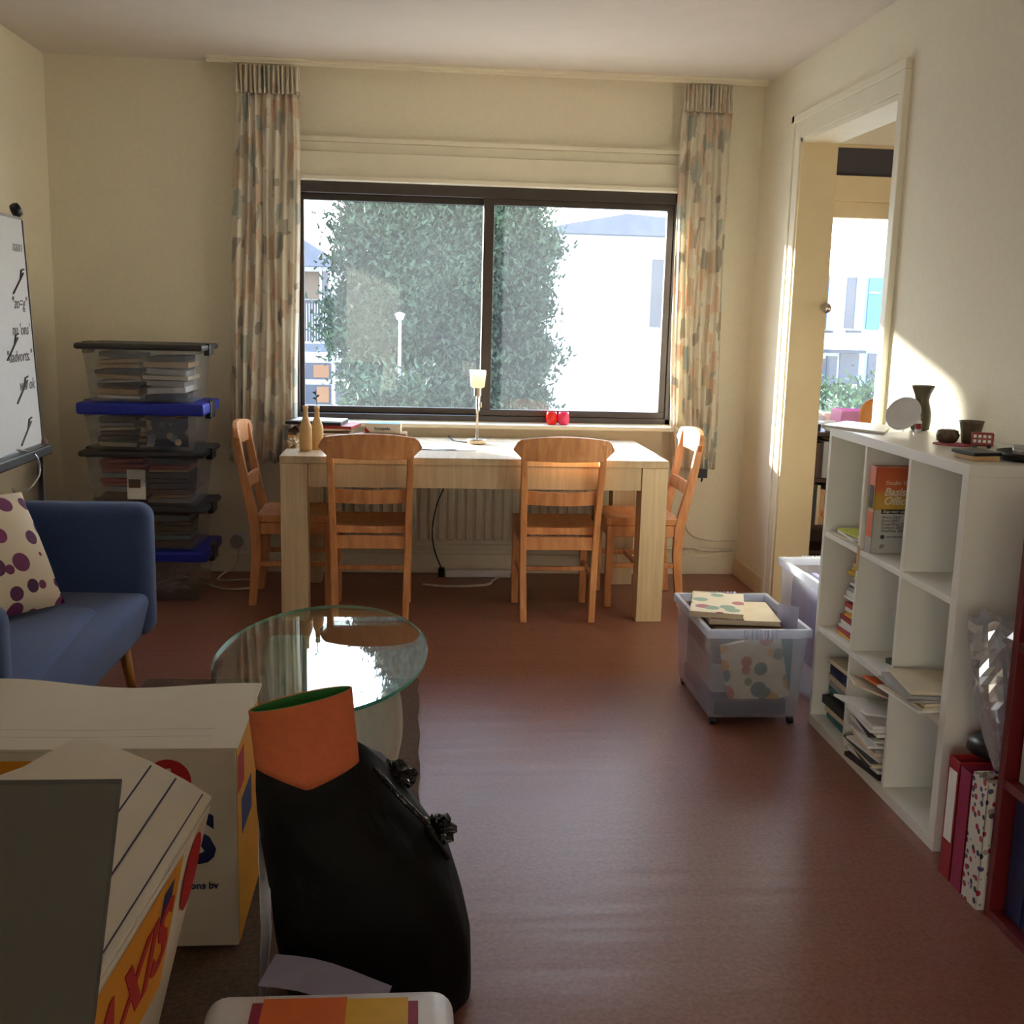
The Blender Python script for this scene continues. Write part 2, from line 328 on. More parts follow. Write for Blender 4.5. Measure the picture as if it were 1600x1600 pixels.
def wm(o):
    m = o.matrix_basis
    return m if o.parent is None else wm(o.parent) @ o.matrix_parent_inverse @ m
def obj(name, mb, material, parent=None, bevel=0, smooth=False, solid=0, sub=0, local=False, segs=2):
    me = bpy.data.meshes.new(name); vs = [Vector(v) for v in mb.v]; loc = Vector((0, 0, 0))
    if parent is None:
        a = np.array([tuple(v) for v in vs]); loc = Vector(((a[:, 0].min()+a[:, 0].max())/2, (a[:, 1].min()+a[:, 1].max())/2, a[:, 2].min()))
        vs = [v-loc for v in vs]
    elif not local:
        inv = wm(parent).inverted(); vs = [inv @ v for v in vs]
    me.from_pydata([tuple(v) for v in vs], [], mb.f); me.validate()
    if mb.uv:
        l = me.uv_layers.new(name='UVMap'); ix = np.zeros(len(me.loops), dtype=np.int32); me.loops.foreach_get('vertex_index', ix)
        l.data.foreach_set('uv', np.array(mb.uv, dtype=np.float32)[ix].ravel())
    b = bmesh.new(); b.from_mesh(me); bmesh.ops.recalc_face_normals(b, faces=b.faces); b.to_mesh(me); b.free()
    for mt in (material if isinstance(material, (list, tuple)) else [material]): me.materials.append(mt)
    if smooth: me.polygons.foreach_set('use_smooth', [True]*len(me.polygons))
    o = bpy.data.objects.new(name, me); COL.objects.link(o); o.parent = parent
    if parent is None: o.location = loc
    if solid: md = o.modifiers.new('solid', 'SOLIDIFY'); md.thickness = solid; md.offset = 0
    if bevel: md = o.modifiers.new('bevel', 'BEVEL'); md.width = bevel; md.segments = segs; md.limit_method = 'ANGLE'; md.angle_limit = radians(40)
    if sub: md = o.modifiers.new('sub', 'SUBSURF'); md.levels = sub; md.render_levels = sub
    return o
def tag(o, label, cat, group=None, kind=None):
    o['label'] = label; o['category'] = cat
    if group: o['group'] = group
    if kind: o['kind'] = kind
    return o
def thing(name, label, cat, loc=(0, 0, 0), rz=0, group=None):
    o = bpy.data.objects.new(name, None); COL.objects.link(o); o.empty_display_size = .1
    o.location = loc; o.rotation_euler = (0, 0, rz); return tag(o, label, cat, group)
def struct(name, mb, material, parent=None, **k):
    o = obj(name, mb, material, parent, **k)
    if parent is None: o['kind'] = 'structure'
    return o
def B(*a, T=None): return MB().box(*a, T=T)
def dup(root, loc, rz, label):
    r = root.copy(); COL.objects.link(r); r.location = loc; r.rotation_euler = (0, 0, rz); r['label'] = label
    for ch in list(root.children):
        c = ch.copy(); COL.objects.link(c); c.parent = r
        for g in list(ch.children):
            d = g.copy(); COL.objects.link(d); d.parent = c
    return r
def txt(name, s, size, material, parent, M4, ext=.0004, shear=0, align='LEFT', bold=0):
    cu = bpy.data.curves.new(name, 'FONT'); cu.body = s; cu.size = size; cu.extrude = ext; cu.shear = shear; cu.align_x = align; cu.offset = bold
    cu.materials.append(material); cu.resolution_u = 3
    o = bpy.data.objects.new(name, cu); COL.objects.link(o)
    COL.objects.unlink(o); me = bpy.data.meshes.new_from_object(o); bpy.data.objects.remove(o)
    o = bpy.data.objects.new(name, me); COL.objects.link(o); o.parent = parent
    me.transform(wm(parent).inverted() @ M4)
    return o
def frame(o, x, y):   # matrix with origin o, x axis, y axis
    x = Vector(x).normalized(); z = x.cross(Vector(y)).normalized(); y = z.cross(x)
    m = Matrix((x, y, z)).transposed().to_4x4(); m.translation = Vector(o); return m

# ------------------------------------------------------------------ room shell
XL, XR, H, YB = -1.82, 1.78, 2.578, -10.6
XW = XR+.15            # far side of the partition wall
X2 = 4.6               # right side of the second room
struct('floor', B(XL-.3, X2+.2, YB-.2, .3, -.12, 0), M['floor'])
struct('ceiling', B(XL-.3, X2+.2, YB-.2, .3, H, H+.15), M['ceiling'])
mb = MB()
for b in ((YB-.2, -10.2, 0, H), (-10.2, -8.6, 0, .35), (-10.2, -8.6, 2.42, H), (-8.6, .3, 0, H)): mb.box(XL-.25, XL, b[0], b[1], b[2], b[3])  # gap at the back takes the added fill window
struct('wall_left', mb, M['wall'])
struct('wall_rear', B(XL, X2, YB-.2, YB, 0, H), M['wall'])  # end of a back room added out of view for fill light
w3 = struct('added_fill_window', MB().box(XL-.12, XL-.05, -10.2, -8.6, .35, .42).box(XL-.12, XL-.05, -10.2, -8.6, 2.35, 2.42).box(XL-.12, XL-.05, -10.2, -10.13, .42, 2.35).box(XL-.12, XL-.05, -8.67, -8.6, .42, 2.35), M['white'])  # unseen window added behind the camera to brighten the room
struct('pane', B(XL-.09, XL-.085, -10.13, -8.67, .42, 2.35), M['pane'], w3)
struct('added_shade_wall', MB().box(XL, -.75, -6.45, -6.3, 0, H).box(-.75, XR, -6.45, -6.3, 2.45, H), M['wall'])  # unseen partition added to keep that fill light off the left foreground
WX0, WX1, WZ0, WZ1 = -.62, 1.37, .822, 2.026
V0, V1, VZ0, VZ1 = 2.04, 3.1, .86, 2.31
mb = MB()
for b in ((XL, WX0, 0, H), (WX0, WX1, 0, WZ0), (WX0, WX1, WZ1, H), (WX1, V0, 0, H), (V0, V1, 0, VZ0), (V0, V1, VZ1, H), (V1, X2, 0, H)):
    mb.box(b[0], b[1], 0, .28, b[2], b[3])
struct('wall_window', mb, M['wall'])
DY0, DY1, DZ = -.66, -1.75, 2.224
mb = MB().box(XR, XW, DY0, 0, 0, H).box(XR, XW, YB, DY1, 0, H).box(XR, XW, DY1, DY0, DZ, H)
struct('wall_right', mb, M['wall'])
struct('wall_far_right', B(X2, X2+.2, YB-.2, .3, 0, H), M['wall'])
# opening lining and architrave
d = struct('door_1', B(XR-.012, XW+.01, DY0-.022, DY0, 0, DZ), M['cream'], bevel=.002)
struct('lining_near', B(XR-.012, XW+.01, DY1, DY1+.022, 0, DZ), M['white'], d, bevel=.002)
struct('lining_head', B(XR-.012, XW+.01, DY1, DY0, DZ-.022, DZ), M['white'], d, bevel=.002)
kb = MB().lathe([(.008, 0), (.008, .02), (.02, .028), (.024, .04), (.018, .05), (0, .054)], (XW-.005, DY0-.022, 1.453), 16, Matrix.Rotation(radians(90), 4, 'X'))
struct('door_knob', kb, M['steel'], d, smooth=True)
mb = MB().box(XR-.02, XR, DY0, DY0+.07, 0, DZ+.10).box(XR-.028, XR, DY0+.07, DY0+.105, 0, DZ+.11)
struct('trim_1', mb, M['white'], bevel=.003)
mb = MB().box(XR-.02, XR, DY1, DY0, DZ, DZ+.075).box(XR-.028, XR, DY1-.05, DY0+.105, DZ+.075, DZ+.11)
struct('trim_2', mb, M['white'], bevel=.003)
struct('trim_3', B(XR-.026, XR, DY1-.05, DY1, 0, DZ+.075), M['white'], bevel=.003)
struct('baseboard_right', MB().box(XR-.018, XR, DY0+.105, 0, 0, .10).box(XR-.018, XR, YB, DY1-.05, 0, .10), M['cream'], bevel=.004)
struct('baseboard_window', B(XL, XR-.018, -.016, 0, 0, .105), M['wall'], bevel=.004)
struct('baseboard_left', B(XL, XL+.018, YB, -.016, 0, .10), M['cream'], bevel=.004)

# stepped lintel over the window
mb = MB().box(-.66, 1.42, -.05, 0, 2.026, 2.165).box(-.66, 1.42, -.068, -.05, 2.026, 2.05).box(-.66, 1.42, -.03, 0, 2.165, 2.215).box(-.66, 1.42, -.04, 0, 2.215, 2.24)
struct('trim_4', mb, M['white'], bevel=.004)
struct('trim_5', B(WX1-.004, WX1+.05, -.035, 0, .80, 2.026), M['white'], bevel=.004)
struct('trim_6', B(WX0-.05, WX0+.004, -.035, 0, .80, 2.026), M['white'], bevel=.004)
# window sill board
sill = struct('windowsill', MB().box(-.68, 1.42, -.125, .03, .795, .818), M['white'], bevel=.006)
# main sliding window
win = struct('window_1', MB().box(WX0, WX1, 0, .10, WZ1-.055, WZ1).box(WX0, WX1, 0, .10, WZ0, WZ0+.03).box(WX0, WX0+.022, 0, .10, WZ0, WZ1).box(WX1-.03, WX1, 0, .10, WZ0, WZ1), M['dark_frame'], bevel=.003)
def sash(x0, x1, y, l, r):
    f = MB().box(x0, x1, y, y+.035, WZ0+.03, .886).box(x0, x1, y, y+.035, 1.938, WZ1-.055).box(x0, x0+l, y, y+.035, .886, 1.938).box(x1-r, x1, y, y+.035, .886, 1.938)
    o = struct('sash', f, M['dark_frame'], win, bevel=.003)
    struct('pane', B(x0+l, x1-r, y+.014, y+.018, .886, 1.938), M['pane'], o)
sash(WX0+.022, .40, .055, .022, .055); sash(.345, WX1-.03, .012, .055, .035)
struct('latch', B(1.352, 1.378, -.03, 0, 1.375, 1.50), M['white_plastic'], win, bevel=.004)
struct('catch', B(1.358, 1.378, -.022, 0, 1.60, 1.665), M['white_plastic'], win, bevel=.003)
# curtain rail
rail = tag(obj('curtain_rail', MB().box(-1.02, 1.76, -.15, -.08, 2.564, 2.578).box(-1.02, 1.76, -.125, -.105, 2.552, 2.564), M['wall'], bevel=.002), 'slim curtain rail along the ceiling over the window', 'curtain rail')

# second room window
w2 = struct('window_2', MB().box(V0, V1, .02, .09, 1.937, 2.02).box(V0, V1, .02, .09, VZ0, .90).box(V0, V0+.045, .02, .09, VZ0, VZ1).box(V1-.05, V1, .02, .09, VZ0, VZ1).box(V0, V1, .0, .09, 2.02, 2.15).box(V0, V1, .02, .09, 2.295, VZ1), M['cream'], bevel=.003)
struct('pane', B(V0+.045, V1-.05, .05, .054, .90, 1.937), M['pane'], w2)
struct('transom', B(V0+.045, V1-.05, .04, .055, 2.15, 2.295), M['transom'], w2)
struct('window_ledge', B(V0-.06, V1+.3, -.10, .02, .835, .86), M['white'], bevel=.004)

# ------------------------------------------------------------------ curtains
def curtain(x0t, x1t, x0b, x1b, z0, z1, label, folds, seed, bow=0):
    rr = random.Random(seed); ph = [rr.uniform(0, 6.28) for _ in range(6)]; wd = (x1t-x0t)
    t = thing('curtain', label, 'curtain', ((x0b+x1b)/2, -.11, z0))
    def wave(u, k):
        a = 2*pi*folds*u
        return sin(a+ph[0]+.9*sin(2*pi*u*2+ph[1]))+.35*sin(2.3*a+ph[2])
    def fn(u, v):
        z = z0+(z1-.13-z0)*v; x = (x0b*(1-v)+x0t*v)*(1-u)+(x1b*(1-v)+x1t*v)*u + bow*sin(pi*v)*(1-u)
        amp = .018*(1-.25*v)
        y = -.110+amp*wave(u+.012*sin(3*v+ph[3]), 0)+.006*sin(9*v+ph[4]+20*u)
        if abs(x-x0b) < .02 and False: y += 0
        return (x+.006*sin(7*v+ph[5]+9*u), min(y, -.062), z+.012*sin(2*pi*folds*u)*(1-v)*.5)
    obj('cloth', MB().grid(fn, folds*14, 40, lambda u, v: (u*2.6*wd*2.2, v*(z1-z0))), M['curtain'], t, smooth=True, solid=.003)
    def fh(u, v):
        z = z1-.13+.13*v; x = x0t+(x1t-x0t)*u
        y = -.118+.020*sin(2*pi*folds*2*u+ph[2])*(1-.2*v)+.006*sin(2*pi*folds*5*u)
        return (x+.002*sin(40*v+30*u), min(y, -.07), z)
    obj('pleat_header', MB().grid(fh, folds*26, 6, lambda u, v: (u*2.6*wd*2.2, z1-.13+v*.13)), M['curtain'], t, smooth=True, solid=.003)
    return t
curtain(-.885, -.575, -.955, -.60, .605, 2.545, 'long beige leaf-print curtain left of the window, behind the left end chair', 7, 3)
cr_ = curtain(1.335, 1.585, 1.375, 1.60, .60, 2.545, 'long beige leaf-print curtain right of the window, its edge sunlit', 6, 11, bow=-.03)
# black clip under right curtain
cp = MB().box(1.505, 1.555, -.14, -.10, .555, .60).box(1.47, 1.505, -.128, -.115, .585, .597).tube([(1.53, -.12, .56), (1.53, -.13, .545), (1.53, -.12, .535)], .006)
tag(obj('curtain_clip', cp, M['black'], bevel=.003), 'small black clip hooked under the right curtain hem', 'clip')

# ------------------------------------------------------------------ radiator, pipes, cables
rt = thing('radiator', 'white ribbed panel radiator under the window behind the table', 'radiator', (.27, -.06, .12))
rx0, rx1 = -.48, 1.02
mb = MB(); mb.box(rx0, rx1, -.058, -.03, .16, .62)
obj('back_panel', mb, M['radiator'], rt, bevel=.004)
n = 30
for i in range(n):
    x = rx0+.012+(rx1-rx0-.024)*(i+.5)/n
    if i == 0: rib = obj('rib', B(x-.017, x+.017, -.075, -.058, .19, .59), M['radiator'], rt, bevel=.007)
    else:
        r2 = rib.copy(); COL.objects.link(r2); r2.location.x += (rx1-rx0-.024)*i/n
obj('top_rail', B(rx0, rx1, -.078, -.026, .62, .645), M['radiator'], rt, bevel=.006)
obj('bottom_rail', B(rx0, rx1, -.078, -.03, .14, .17), M['radiator'], rt, bevel=.005)
for x in (rx0+.1, rx1-.1): obj('bracket', B(x-.015, x+.015, -.05, -.0, .105, .14), M['radiator'], rt)
def cable(name, pts, r, m, label, cat='cable'):
    # smooth the control points
    P = [Vector(p) for p in pts]; q = []
    for i in range(len(P)-1):
        a, b, c, d_ = P[max(i-1, 0)], P[i], P[i+1], P[min(i+2, len(P)-1)]
        for k in range(6):
            t = k/6; q.append(.5*((2*b)+(c-a)*t+(2*a-5*b+4*c-d_)*t*t+(3*b-a-3*c+d_)*t**3))
    q.append(P[-1])
    return tag(obj(name, MB().tube(q, r, 6), m, smooth=True), label, cat)
cable('wall_cable', [(1.47, -.012, .60), (1.478, -.012, .45), (1.48, -.012, .30), (1.51, -.012, .23), (1.60, -.012, .195), (1.77, -.012, .19)], .0045, M['cable_white'], 'thin cream cable running down the wall and into the right corner')
cable('heating_pipe', [(1.30, -.03, .148), (1.44, -.03, .148), (1.52, -.03, .152), (1.60, -.03, .138), (1.75, -.03, .142)], .008, M['cable_white'], 'low cream pipe on the wall above the baseboard in the right corner', 'pipe')
cable('floor_cable', [(.05, -.30, .006), (.20, -.34, .006), (.38, -.30, .006), (.42, -.20, .006), (.46, -.13, .006)], .006, M['cable_white'], 'white cable lying on the floor under the table')
cable('floor_cable', [(-1.05, -.30, .006), (-.92, -.42, .006), (-.78, -.36, .006), (-.84, -.22, .006), (-.98, -.24, .006), (-1.0, -.14, .006), (-.93, -.06, .05), (-.92, -.02, .13)], .005, M['cable_white'], 'loose white cable loop on the floor below the left curtain')
lc = cable('lamp_cord', [(.285, -.40, .752), (.20, -.30, .752), (.18, -.098, .752), (.18, -.094, .70), (.175, -.10, .60), (.165, -.10, .50), (.12, -.10, .38), (.10, -.10, .25), (.115, -.10, .14), (.15, -.11, .05)], .004, M['black'], 'thin black cord hanging behind the table in front of the radiator', 'cord')
pw = thing('power_strip', 'white power strip with black plug below the radiator', 'power strip', (.33, -.10, 0))
obj('body', B(.17, .52, -.125, -.085, 0, .04), M['white_plastic'], pw, bevel=.006)
obj('plug', B(.135, .168, -.125, -.085, 0, .05), M['black'], pw, bevel=.005)
sk = thing('wall_socket', 'pale wall socket low between storage boxes and left end chair', 'socket', (-.93, -.01, .10))
obj('plate', B(-.975, -.885, -.014, 0, .12, .21), M['white_plastic'], sk, bevel=.004)
obj('socket_ring', MB().lathe([(.032, 0), (.036, .006), (.030, .010), (.028, .004)], (-.93, -.014, .165), 20, Matrix.Rotation(radians(90), 4, 'X')), M['paper3'], sk)

# ------------------------------------------------------------------ dining table
TX0, TX1, TY0, TY1 = -.589, 1.151, -.984, -.135
tb = thing('dining_table', 'pale beech dining table with square legs in front of the window', 'table', ((TX0+TX1)/2, (TY0+TY1)/2, 0))
obj('tabletop', B(TX0, TX1, TY0, TY1, .717, .75), M['beech'], tb, bevel=.003)
L_ = .118
for x in (TX0+.003, TX1-.003-L_):
    for y in (TY0+.003, TY1-.003-L_):
        obj('leg', B(x, x+L_, y, y+L_, 0, .716), M['beech_v'], tb, bevel=.002)
for y in (TY0+.010, TY1-.032): obj('apron', B(TX0+L_+.005, TX1-L_-.005, y, y+.022, .612, .716), M['beech'], tb, bevel=.001)
for x in (TX0+.010, TX1-.032): obj('apron', B(x, x+.022, TY0+L_+.005, TY1-L_-.005, .612, .716), M['beech'], tb, bevel=.001)

# ------------------------------------------------------------------ chairs: local origin under the seat, back towards -Y
def chair(label):
    t = thing('dining_chair', label, 'chair', (0, 0, 0), 0, 'pine chairs round the dining table')
    prof = [(0, .0, .034), (.12, .012, .04), (.25, .024, .044), (.38, .020, .05), (.46, .006, .048), (.55, -.014, .042), (.67, -.038, .038), (.76, -.052, .034), (.83, -.062, .028)]
    for s in (-1, 1):
        mb = MB(); vs = []; fs = []
        for z, y, w in prof:
            x = s*(.157+.018*min(1, z/.75)); yb = -.20+y
            for dx, dy in ((-.015, -w/2), (.015, -w/2), (.015, w/2), (-.015, w/2)): vs.append((x+dx, yb+dy, z))
        k = len(prof)
        for i in range(k-1):
            for q in range(4): fs.append((i*4+q, i*4+(q+1) % 4, (i+1)*4+(q+1) % 4, (i+1)*4+q))
        fs += [(0, 3, 2, 1), tuple(range((k-1)*4, k*4))]
        obj('rear_leg', mb.add(vs, fs), M['pine'], t, bevel=.004, local=True)
    for s in (-1, 1):
        x = s*.166
        p = [(x-.016, .142, 0), (x+.016, .142, 0), (x+.016, .174, 0), (x-.016, .174, 0), (x-.018, .138, .40), (x+.018, .138, .40), (x+.018, .175, .40), (x-.018, .175, .40)]
        obj('front_leg', MB().hexa(p), M['pine'], t, bevel=.003, local=True)
        obj('side_rail', B(s*.164-.009, s*.164+.009, -.162, .140, .345, .40), M['pine'], t, bevel=.002, local=True)
        obj('stretcher', B(s*.162-.008, s*.162+.008, -.166, .143, .19, .215), M['pine'], t, bevel=.003, local=True)
    obj('front_rail', B(-.148, .148, .150, .168, .345, .40), M['pine'], t, bevel=.002, local=True)
    obj('rear_rail', B(-.152, .152, -.196, -.176, .335, .395), M['pine'], t, bevel=.002, local=True)
    obj('crossbar', B(-.155, .155, .005, .025, .192, .213), M['pine'], t, bevel=.003, local=True)
    # scooped seat
    def st(u, v):
        w = (.180*(1-v)+.188*v); x = (u*2-1)*w; y = -.175+.355*v
        r = max(0, 1-((u*2-1)/.85)**2)*max(0, 1-((v-.45)/.5)**2)
        return x, y, .438-.014*r
    nu, nv = 14, 12; mb = MB(); mb.grid(st, nu, nv)
    nb = len(mb.v)
    bot = [(x*.97, y, .402) for (x, y, z) in mb.v]; tf = list(mb.f); mb.v += bot; mb.f += [tuple(i+nb for i in f[::-1]) for f in tf]
    edge = [i for i in range(nu+1)]+[j*(nu+1)+nu for j in range(1, nv+1)]+[nv*(nu+1)+i for i in range(nu-1, -1, -1)]+[j*(nu+1) for j in range(nv-1, 0, -1)]
    for a, b in zip(edge, edge[1:]+edge[:1]): mb.f.append((a, b, b+nb, a+nb))
    obj('seat', mb, M['pine'], t, bevel=.004, local=True)
    # crest rail, curved in plan
    def yb(u, off): return -.247-.030*(1-(u/.225)**2)+off
    N = 30; vs = []; fs = []
    for i in range(N+1):
        u = -.225+.45*i/N; a = abs(u)
        zt = .862-.016*(a/.19)**2 if a < .19 else .846-.042*((a-.19)/.035)**2
        zb = .748+.004*(a/.18) if a < .178 else .752+.045*((a-.178)/.047)
        if zt-zb < .006: zt = zb+.006
        for off in (-.010, .012):
            vs += [(u, yb(u, off), zb), (u, yb(u, off)-.006, zt)]
    for i in range(N):
        a, b = i*4, i*4+4
        fs += [(a, a+1, b+1, b), (a+2, b+2, b+3, a+3), (a+1, a+3, b+3, b+1), (a, b, b+2, a+2)]
    fs += [(0, 2, 3, 1), (N*4, N*4+1, N*4+3, N*4+2)]
    obj('crest_rail', MB().add(vs, fs), M['pine'], t, bevel=.003, local=True)
    # middle slat
    N = 14; vs = []; fs = []
    for i in range(N+1):
        u = -.163+.326*i/N; y0 = -.212-.020*(1-(u/.17)**2)
        for off in (0, .014): vs += [(u, y0+off, .548-.004*cos(u*9)), (u, y0+off-.006, .612-.006*cos(u*9))]
    for i in range(N):
        a, b = i*4, i*4+4
        fs += [(a, a+1, b+1, b), (a+2, b+2, b+3, a+3), (a+1, a+3, b+3, b+1), (a, b, b+2, a+2)]
    fs += [(0, 2, 3, 1), (N*4, N*4+1, N*4+3, N*4+2)]
    obj('back_slat', MB().add(vs, fs), M['pine'], t, bevel=.002, local=True)
    return t
c0 = chair('pine chair with its back to the room, at the table front behind the glass table')
c0.location = (-.190, -.785, 0)
dup(c0, (.662, -.785, 0), 0, 'pine chair with its back to the room, at the right front of the table')
dup(c0, (1.10, -.535, 0), radians(90), 'pine chair at the right end of the table, its crest rail in full sun')
dup(c0, (-.555, -.545, 0), radians(-90), 'pine chair at the left end of the table beside the left curtain')

# ------------------------------------------------------------------ things on the dining table
lp = thing('table_lamp', 'slim steel table lamp with square white glass shade by the window mullion', 'lamp', (.31, -.40, .75))
obj('base', MB().lathe([(.046, 0), (.048, .004), (.048, .020), (.044, .024), (0, .025)], (.31, -.40, .75), 32), M['steel'], lp, smooth=False, bevel=.001)
obj('pole', MB().tube([(.31, -.40, .774), (.308, -.40, 1.02)], .0058, 12), M['steel'], lp, smooth=True)
obj('lamp_holder', MB().lathe([(.010, 0), (.018, .002), (.018, .045), (.010, .047)], (.308, -.40, .985), 20), M['steel'], lp)
sh = []
for z, w in ((1.028, .024), (1.034, .032), (1.112, .038)): sh.append((z, w))
mb = MB(); vs = []
for z, w in sh: vs += [(.308-w, -.40-w, z), (.308+w, -.40-w, z), (.308+w, -.40+w, z), (.308-w, -.40+w, z)]
fs = [(3, 2, 1, 0)]+[(i*4+q, i*4+(q+1) % 4, (i+1)*4+(q+1) % 4, (i+1)*4+q) for i in (0, 1) for q in range(4)]
obj('lamp_shade', mb.add(vs, fs), M['opal'], lp, bevel=.006, solid=.003)
obj('switch', MB().box(.318, .330, -.405, -.395, .93, .955), M['steel'], lp, bevel=.002)

def bottle(x, y, h, label):
    t = thing('bottle', label, 'bottle', (x, y, .75), 0, 'sandy bottles on the table')
    s = h/.21
    obj('body', MB().lathe([(.026, 0), (.029, .004), (.029, .095*s), (.027, .115*s), (.018, .140*s), (.0115, .160*s), (.0105, .195*s), (.0125, .197*s), (.0125, .208*s), (.009, .21*s)], (x, y, .75), 24), M['bottle'], t, smooth=True)
    return t
bottle(-.492, -.79, .205, 'sandy brown bottle on the table corner, the left one of two')
b2 = bottle(-.447, -.72, .198, 'sandy brown bottle holding a green sprig, right beside its twin')
obj('sprig', MB().tube([(-.447, -.72, .94), (-.449, -.72, .985), (-.453, -.72, 1.02)], .0012, 5).add([(-.449, -.72, .975), (-.468, -.72, .985), (-.455, -.72, .99)], [(0, 1, 2)]).add([(-.45, -.72, .985), (-.432, -.72, .998), (-.446, -.72, 1.0)], [(0, 1, 2)]).add([(-.452, -.72, 1.0), (-.470, -.72, 1.012), (-.455, -.72, 1.015)], [(0, 1, 2)]), M['hedge'], b2, solid=.001)

def rotbox(cx, cy, w, d_, z0, z1, a): return MB().box(-w/2, w/2, -d_/2, d_/2, z0, z1, T=Matrix.Translation((cx, cy, 0)) @ Matrix.Rotation(radians(a), 4, 'Z'))
# paper pile behind the bottles
z = .751
spec = [(.30, .22, .012, 4, 'paper', 0, 0), (.28, .21, .010, -9, 'paper3', .02, 0), (.30, .22, .016, 6, 'tan', -.01, .01), (.27, .20, .009, 14, 'paper', .01, 0), (.29, .21, .013, -3, 'brown', 0, .01), (.26, .2, .008, 10, 'paper2', .02, -.01), (.25, .18, .014, -12, 'red', .05, 0)]
for i, (w, d_, h, a, mt, ox, oy) in enumerate(spec):
    o = obj('magazine', rotbox(-.455+ox, -.40+oy, w, d_, z, z+h, a), M[mt], bevel=.001); z += h+.0004
    tag(o, CW[mt]+' magazine under the black binder at the left of the table, %s from the bottom' % ORD[i] if mt != 'red' else 'red magazine directly under the black binder on the table pile', 'magazine', 'magazines in the pile on the table')
bt = thing('ring_binder', 'black binder with a white page on top of the table pile', 'binder', (-.47, -.38, z))
obj('cover', rotbox(-.475, -.38, .27, .20, z, z+.016, -7), M['black'], bt, bevel=.002)
obj('page', rotbox(-.463, -.372, .245, .18, z+.016, z+.019, -7), M['paper'], bt)
# crumpled papers
def crumple(cx, cy, cz, r, seed, material, label, name='crumpled_paper'):
    rr = random.Random(seed); ph = [rr.uniform(0, 6) for _ in range(8)]
    def fn(u, v):
        th = 2*pi*u; p = pi*(v*.96+.02); k = 1+.25*sin(5*th+ph[0]+3*v)+.2*sin(9*p+ph[1])+.15*sin(13*th+7*p+ph[2])
        return (cx+r[0]*k*sin(p)*cos(th), cy+r[1]*k*sin(p)*sin(th), max(cz, cz+r[2]*k*cos(p)*-1+r[2]))
    return tag(obj(name, MB().grid(fn, 22, 12), material), label, 'paper')
crumple(-.30, -.42, .751, (.06, .05, .022), 5, M['paper'], 'crumpled white tissue right of the magazine pile')
crumple(-.56, -.66, .751, (.025, .035, .02), 6, M['paper2'], 'crumpled paper at the left edge of the table behind the bottles')
# brown box and tablet box
tag(obj('carton', rotbox(-.145, -.34, .215, .12, .751, .792, -3), M['card'], bevel=.001), 'flat brown carton on the table under the small blue and white box', 'box')
mbx = thing('medicine_box', 'small blue and white printed box lying on a brown carton', 'box', (-.15, -.34, .7925))
T_ = Matrix.Translation((-.153, -.33, 0)) @ Matrix.Rotation(radians(-4), 4, 'Z')
obj('carton_body', MB().box(-.088, .088, -.05, .05, .7925, .838, T=T_), M['paper2'], mbx, bevel=.001)
obj('top_print', MB().box(-.086, .086, -.048, .048, .8383, .8390, T=T_), mat('pale blue print', (110, 170, 220), .35), mbx)
obj('corner_print', MB().prism([(0, 0), (.028, 0), (0, .03)], lambda a, b: T_ @ Vector((-.087+a, -.0505, .794+b)), lambda a, b: T_ @ Vector((-.087+a, -.0500, .794+b))), M['red_print'], mbx)
txt('lettering', 'hoospelo', .021, M['line_print'], mbx, T_ @ frame((-.04, -.0508, .808), (1, 0, 0), (0, 0, 1)), bold=.0004)
tag(obj('eraser', rotbox(-.018, -.35, .028, .018, .751, .766, 10), M['paper'], bevel=.003), 'small white eraser with a pink end right of the carton', 'eraser')
# sheets on the table
def sheet(x, y, w, h, a, lift, label, z=.7512):
    def fn(u, v):
        q = Matrix.Rotation(radians(a), 4, 'Z') @ Vector(((u-.5)*w, (v-.5)*h, 0)); return (x+q.x, y+q.y, z+lift*abs(2*u-1)**2*(.4+.6*v))
    return tag(obj('sheet_of_paper', MB().grid(fn, 10, 6), M['paper'], solid=.0006), label, 'paper')
sheet(-.09, -.56, .28, .20, 6, .003, 'white sheet of paper behind the left front chair back')
sheet(.075, -.60, .26, .19, -4, .010, 'white sheet curling up at its sides, left of the lamp', .7535)
sheet(.18, -.63, .21, .16, 5, .001, 'white sheet lying flat in front of the lamp base', .7520)
# tea lights on the sill
for x, mt, lb in ((.722, 'glass_red', 'red round tealight glass on the windowsill'), (.786, 'glass_pink', 'pink round tealight glass on the windowsill beside the red one')):
    t = thing('tealight_holder', lb, 'candle holder', (x, -.055, .818), 0, 'tealight glasses on the sill')
    obj('glass', MB().lathe([(.018, 0), (.024, .004), (.031, .022), (.032, .034), (.027, .056), (.0255, .066), (.0235, .066), (.029, .034), (.022, .008), (0, .007)], (x, -.055, .8185), 24), M[mt], t, smooth=True)
    obj('candle', MB().lathe([(.018, 0), (.018, .014), (0, .015)], (x, -.055, .827), 16), M['paper'], t)

